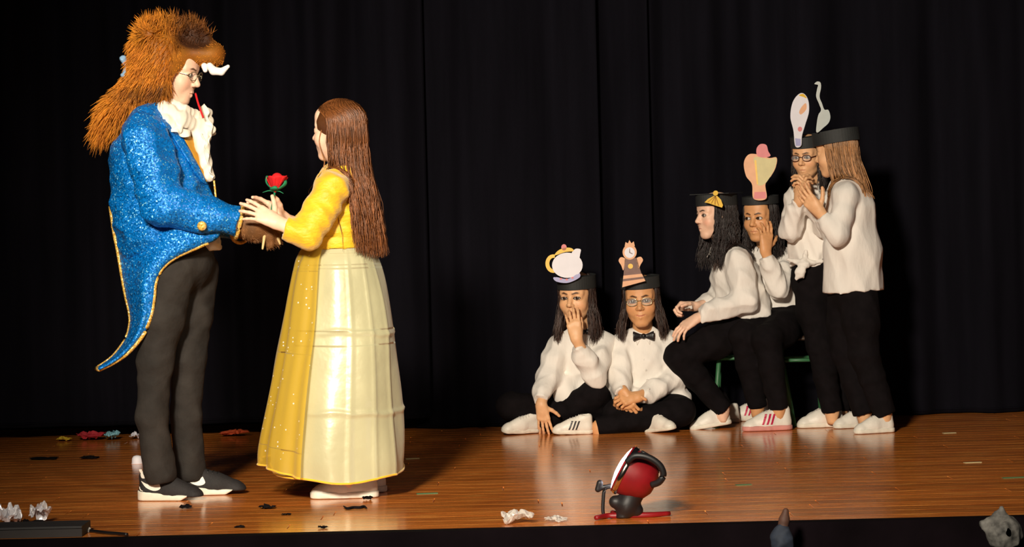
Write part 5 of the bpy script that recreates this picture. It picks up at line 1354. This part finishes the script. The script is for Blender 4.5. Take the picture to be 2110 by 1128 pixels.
# ------------------------------------------------------------------ litter on the stage
def crumple(name, c, size, seed, mat, label, cat, amp=.35, group=None, n=22, flat=0.5):
    """a crumpled sheet: a grid folded by ridged noise"""
    r = np.random.default_rng(seed); u = np.linspace(-1, 1, n); A, B = np.meshgrid(u, u)
    def rn(k):
        acc = 0
        for i in range(5):
            v = r.normal(size=2) * k; acc = acc + np.abs(np.sin(v[0] * A + v[1] * B + r.uniform(0, 6.28))) - .6
        return acc
    X = size[0] * (A * .8 + .16 * rn(2.5)); Yv = size[1] * (B * .8 + .16 * rn(2.5)); Z = rn(2.2) * amp + rn(5) * amp * .35
    Z = Z * (1.15 - .5 * (A ** 2 + B ** 2)); Z = (Z - Z.min()) / (Z.max() - Z.min()) * size[2]
    V, q = sheet(np.stack([c[0] + X, c[1] + Yv, c[2] + Z], -1), .0012)
    V[:, 2] = np.maximum(V[:, 2], c[2] + .0005)
    return tag(link_mesh(name, V, q, mat, smooth=False), label, cat, group)
M_PLASTIC = material('crinkled_clear_plastic', lin(225, 222, 214), 0.15, alpha=0.42, spec=0.9)
M_FOIL = material('silver_white_film', lin(226, 224, 230), 0.25, metal=0.25, alpha=0.8)
def on(px, py): return ground(px, py)
crumple('plastic_wrapper', on(1066, 1079), (.060, .06, .050), 1, M_PLASTIC, 'larger crumpled clear plastic wrapper left of the floodlight', 'wrapper')
crumple('plastic_wrapper', on(1146, 1076), (.040, .05, .024), 2, M_PLASTIC, 'small crumpled clear plastic scrap nearest the floodlight', 'wrapper')
crumple('plastic_film', on(18, 1083), (.050, .06, .080), 3, M_FOIL, 'crumpled pale film at the left edge of the stage', 'film')
crumple('plastic_film', on(80, 1080), (.042, .05, .080), 4, M_FOIL, 'crumpled white film beside the black box', 'film')
crumple('black_cloth', on(66, 1084), (.042, .05, .022), 5, M_BLACKCLOTH, 'small dark crumpled cloth between the two pale films', 'cloth')
V, q = boxes([((P(-40, 1100, 8.83)[0], 8.78, 0.001), (P(174, 1100, 8.83)[0], 8.96, .036))])
bx = link_mesh('black_box', V, q, material('black_painted_box', lin(26, 22, 22), .7, var=.2, vscale=12), smooth=False); tag(bx, 'low black box lying on the left stage edge', 'box')
V, q = boxes([((P(-40, 1100, 8.83)[0], 8.775, 0.030), (P(174, 1100, 8.83)[0], 8.78, .037))]); link_mesh('lid_edge', V, q, M_LAMP_BLACK, bx, smooth=False)
crumple('paper_scrap', on(179, 1098), (.012, .02, .022), 6, M_PLASTIC, 'tiny pale scrap at the end of the black box', 'scrap')
V, q = tubes(np.array([spline([on(186, 1098) + (0, 0, .006), on(215, 1102) + (0, 0, .006), on(240, 1104) + (0, 0, .006), on(262, 1106) + (0, 0, .006)], 20)]), .006, 8); tag(link_mesh('cable', V, q, M_BLACK), 'short black cable lying along the left stage edge', 'cable')
for i, (x, y, w, h_, sd, lb) in enumerate(((381, 1049, .026, .010, 11, 'small black feather scrap before the near running shoe'), (551, 1049, .034, .012, 12, 'black feather scrap lying between the couple'), (757, 1031, .022, .010, 13, 'black feather scrap beside the white slip-on shoes'),
                                     (665, 1090, .018, .006, 14, 'tiny dark scrap near the stage edge below the gown'), (184, 946, .05, .008, 15, 'dark flat scrap upstage left of the trousers'), (92, 947, .07, .006, 16, 'long dark scrap upstage at far left'), (590, 1062, .020, .004, 17, 'thin dark scrap just below the gown'), (493, 1088, .02, .005, 18, 'faint dark scrap close to the stage edge'))):
    crumple('feather_scrap', on(x, y), (w, w * .9, h_ * 1.6), sd, M_BLACKCLOTH, lb, 'scrap', group='dark scraps on the floor', n=12)
pts = [on(x, y) + np.array([0, 0, .004]) for x, y in ((708, 1046), (716, 1051), (728, 1049), (742, 1049), (750, 1047), (756, 1050))]
V, q = tubes(np.array([spline(pts, 30)]), np.concatenate([np.linspace(.002, .006, 8), np.full(14, .006), np.linspace(.006, .002, 8)])[None], 6); tag(link_mesh('feather_strip', V, q, M_BLACKCLOTH), 'curved black feather strip before the white slip-on shoes', 'feather', 'dark scraps on the floor')
V, q = revolve([(.024, .0), (.024, .012), (.0225, .024), (.016, .033), (.006, .036), (.0001, .0365)], 20, on(283, 956)); o = link_mesh('paper_cup', V, q, M_PAPER_WHITE); tag(o, 'small white paper cup upturned on the floor behind the trousers', 'cup')
V, q = revolve([(.0245, .0), (.0262, .002), (.0245, .004)], 20, on(283, 956)); link_mesh('rim', V, q, M_PAPER_WHITE, o)
for x, y, w, hh, dp, mt, lb, sd, Yc in ((131, 905, .036, .024, .05, material('yellow_cloth', lin(206, 170, 40), .8, var=.15), 'small yellow cloth on the floor under the left curtain', 21, 12.9),
                                   (186, 902, .075, .044, .07, material('red_cloth', lin(170, 34, 46), .8, var=.2), 'red cloth heaped under the left curtain', 22, 12.93), (230, 902, .036, .048, .07, material('pale_blue_cloth', lin(130, 186, 200), .8, var=.2), 'pale blue cloth beside the red one under the curtain', 23, 12.9),
                                   (279, 900, .028, .036, .05, M_PAPER_WHITE, 'white crumpled paper under the curtain behind the trousers', 24, 12.93), (481, 896, .08, .034, .07, material('orange_cloth', lin(200, 80, 40), .8, var=.2), 'orange cloth under the curtain between the couple', 25, 12.95)):
    c = P(x, y, Yc); c[2] = .002; crumple('cloth_heap' if mt is not M_PAPER_WHITE else 'paper_heap', c, (w, dp, hh), sd, mt, lb, 'cloth' if mt is not M_PAPER_WHITE else 'paper', group='things left under the curtain')
M_TAPE = material('pale_tape', lin(196, 186, 140), .6, var=.1); M_TAPEG = material('green_tape', lin(70, 120, 80), .6, var=.1)
for x, y, w, mt, lb in ((2004, 954, .035, M_TAPE, 'pale tape mark at far right of the stage floor'), (1956, 893, .03, M_TAPE, 'pale tape mark near the right curtain'), (2092, 985, .05, M_TAPEG, 'green tape mark at the right edge of the floor'), (1532, 1000, .03, M_TAPEG, 'green tape mark on the floor right of the floodlight'), (880, 1018, .04, M_TAPEG, 'green tape mark right of the gown'), (850, 946, .03, M_TAPE, 'pale tape mark upstage right of the gown')):
    g = on(x, y); a = .15; V, q = boxes([((-w, -.012, .0), (w, .012, .0015))]); Rz = np.array([[math.cos(a), -math.sin(a), 0], [math.sin(a), math.cos(a), 0], [0, 0, 1]])
    tag(link_mesh('tape_mark', V @ Rz.T + g + np.array([0, 0, .0005]), q, mt, smooth=False), lb, 'tape', 'tape marks on the stage floor')

# ------------------------------------------------------------------ two shapes rising before the stage front
def build_front():
    Y = 8.5; p = lambda x, y, dy=0.0: P(x, y, Y + dy)
    root = empty('ornament', (p(1613, 1100)[0], Y, -.98)); tag(root, 'slender brown and blue ornament rising before the stage edge', 'ornament')
    f = Field(*bounds([p(1590, 1048), p(1632, 1150)], .05), .004)
    f.chain([p(1619, 1054), p(1616, 1072), p(1613, 1088)], [.010, .016, .018], .01); V, q = f.mesh(); link_mesh('tip', V, q, material('dull_brown', lin(74, 46, 34), .7, var=.25, vscale=40), root)
    f = Field(*bounds([p(1590, 1080), p(1632, 1170)], .06), .005)
    f.chain([p(1613, 1090), p(1611, 1112), p(1613, 1160)], [.022, .034, .03], .02); f.cone(p(1603, 1092), p(1603, 1110), .014, .016, .01); f.wrinkle(.005, 4, (.03, .06)); V, q = f.mesh(); link_mesh('wrap', V, q, material('dull_blue_cloth', lin(30, 38, 52), .8, var=.35, vscale=30), root)
    b = p(1613, 1160); V, q = tubes(np.array([[b, (b + np.array([b[0], Y, -.98])) / 2, np.array([b[0], Y, -.978])]]), .012, 8); link_mesh('stick', V, q, M_BLACK, root)
    root = empty('ornament', (p(2062, 1100)[0], Y, -.98)); tag(root, 'grey and white mottled round ornament with pointed tip at bottom right', 'ornament')
    M_MOT = material('mottled_grey_white', lin(92, 90, 86), .75, var=.8, vscale=34, bump=.002, bscale=40)
    f = Field(*bounds([p(2015, 1040), p(2110, 1150)], .06), .005)
    f.ell(p(2068, 1098), (.062, .06, .058), .0); f.cone(p(2062, 1080), p(2064, 1048), .030, .008, .02); f.cone(p(2055, 1075), p(2026, 1078), .024, .014, .02); f.wrinkle(.006, 6, (.03, .07)); V, q = f.mesh(); link_mesh('ball', V, q, M_MOT, root)
    b = p(2068, 1132); V, q = tubes(np.array([[b, (b + np.array([b[0], Y, -.98])) / 2, np.array([b[0], Y, -.978])]]), .012, 8); link_mesh('stick', V, q, M_BLACK, root)
build_front()
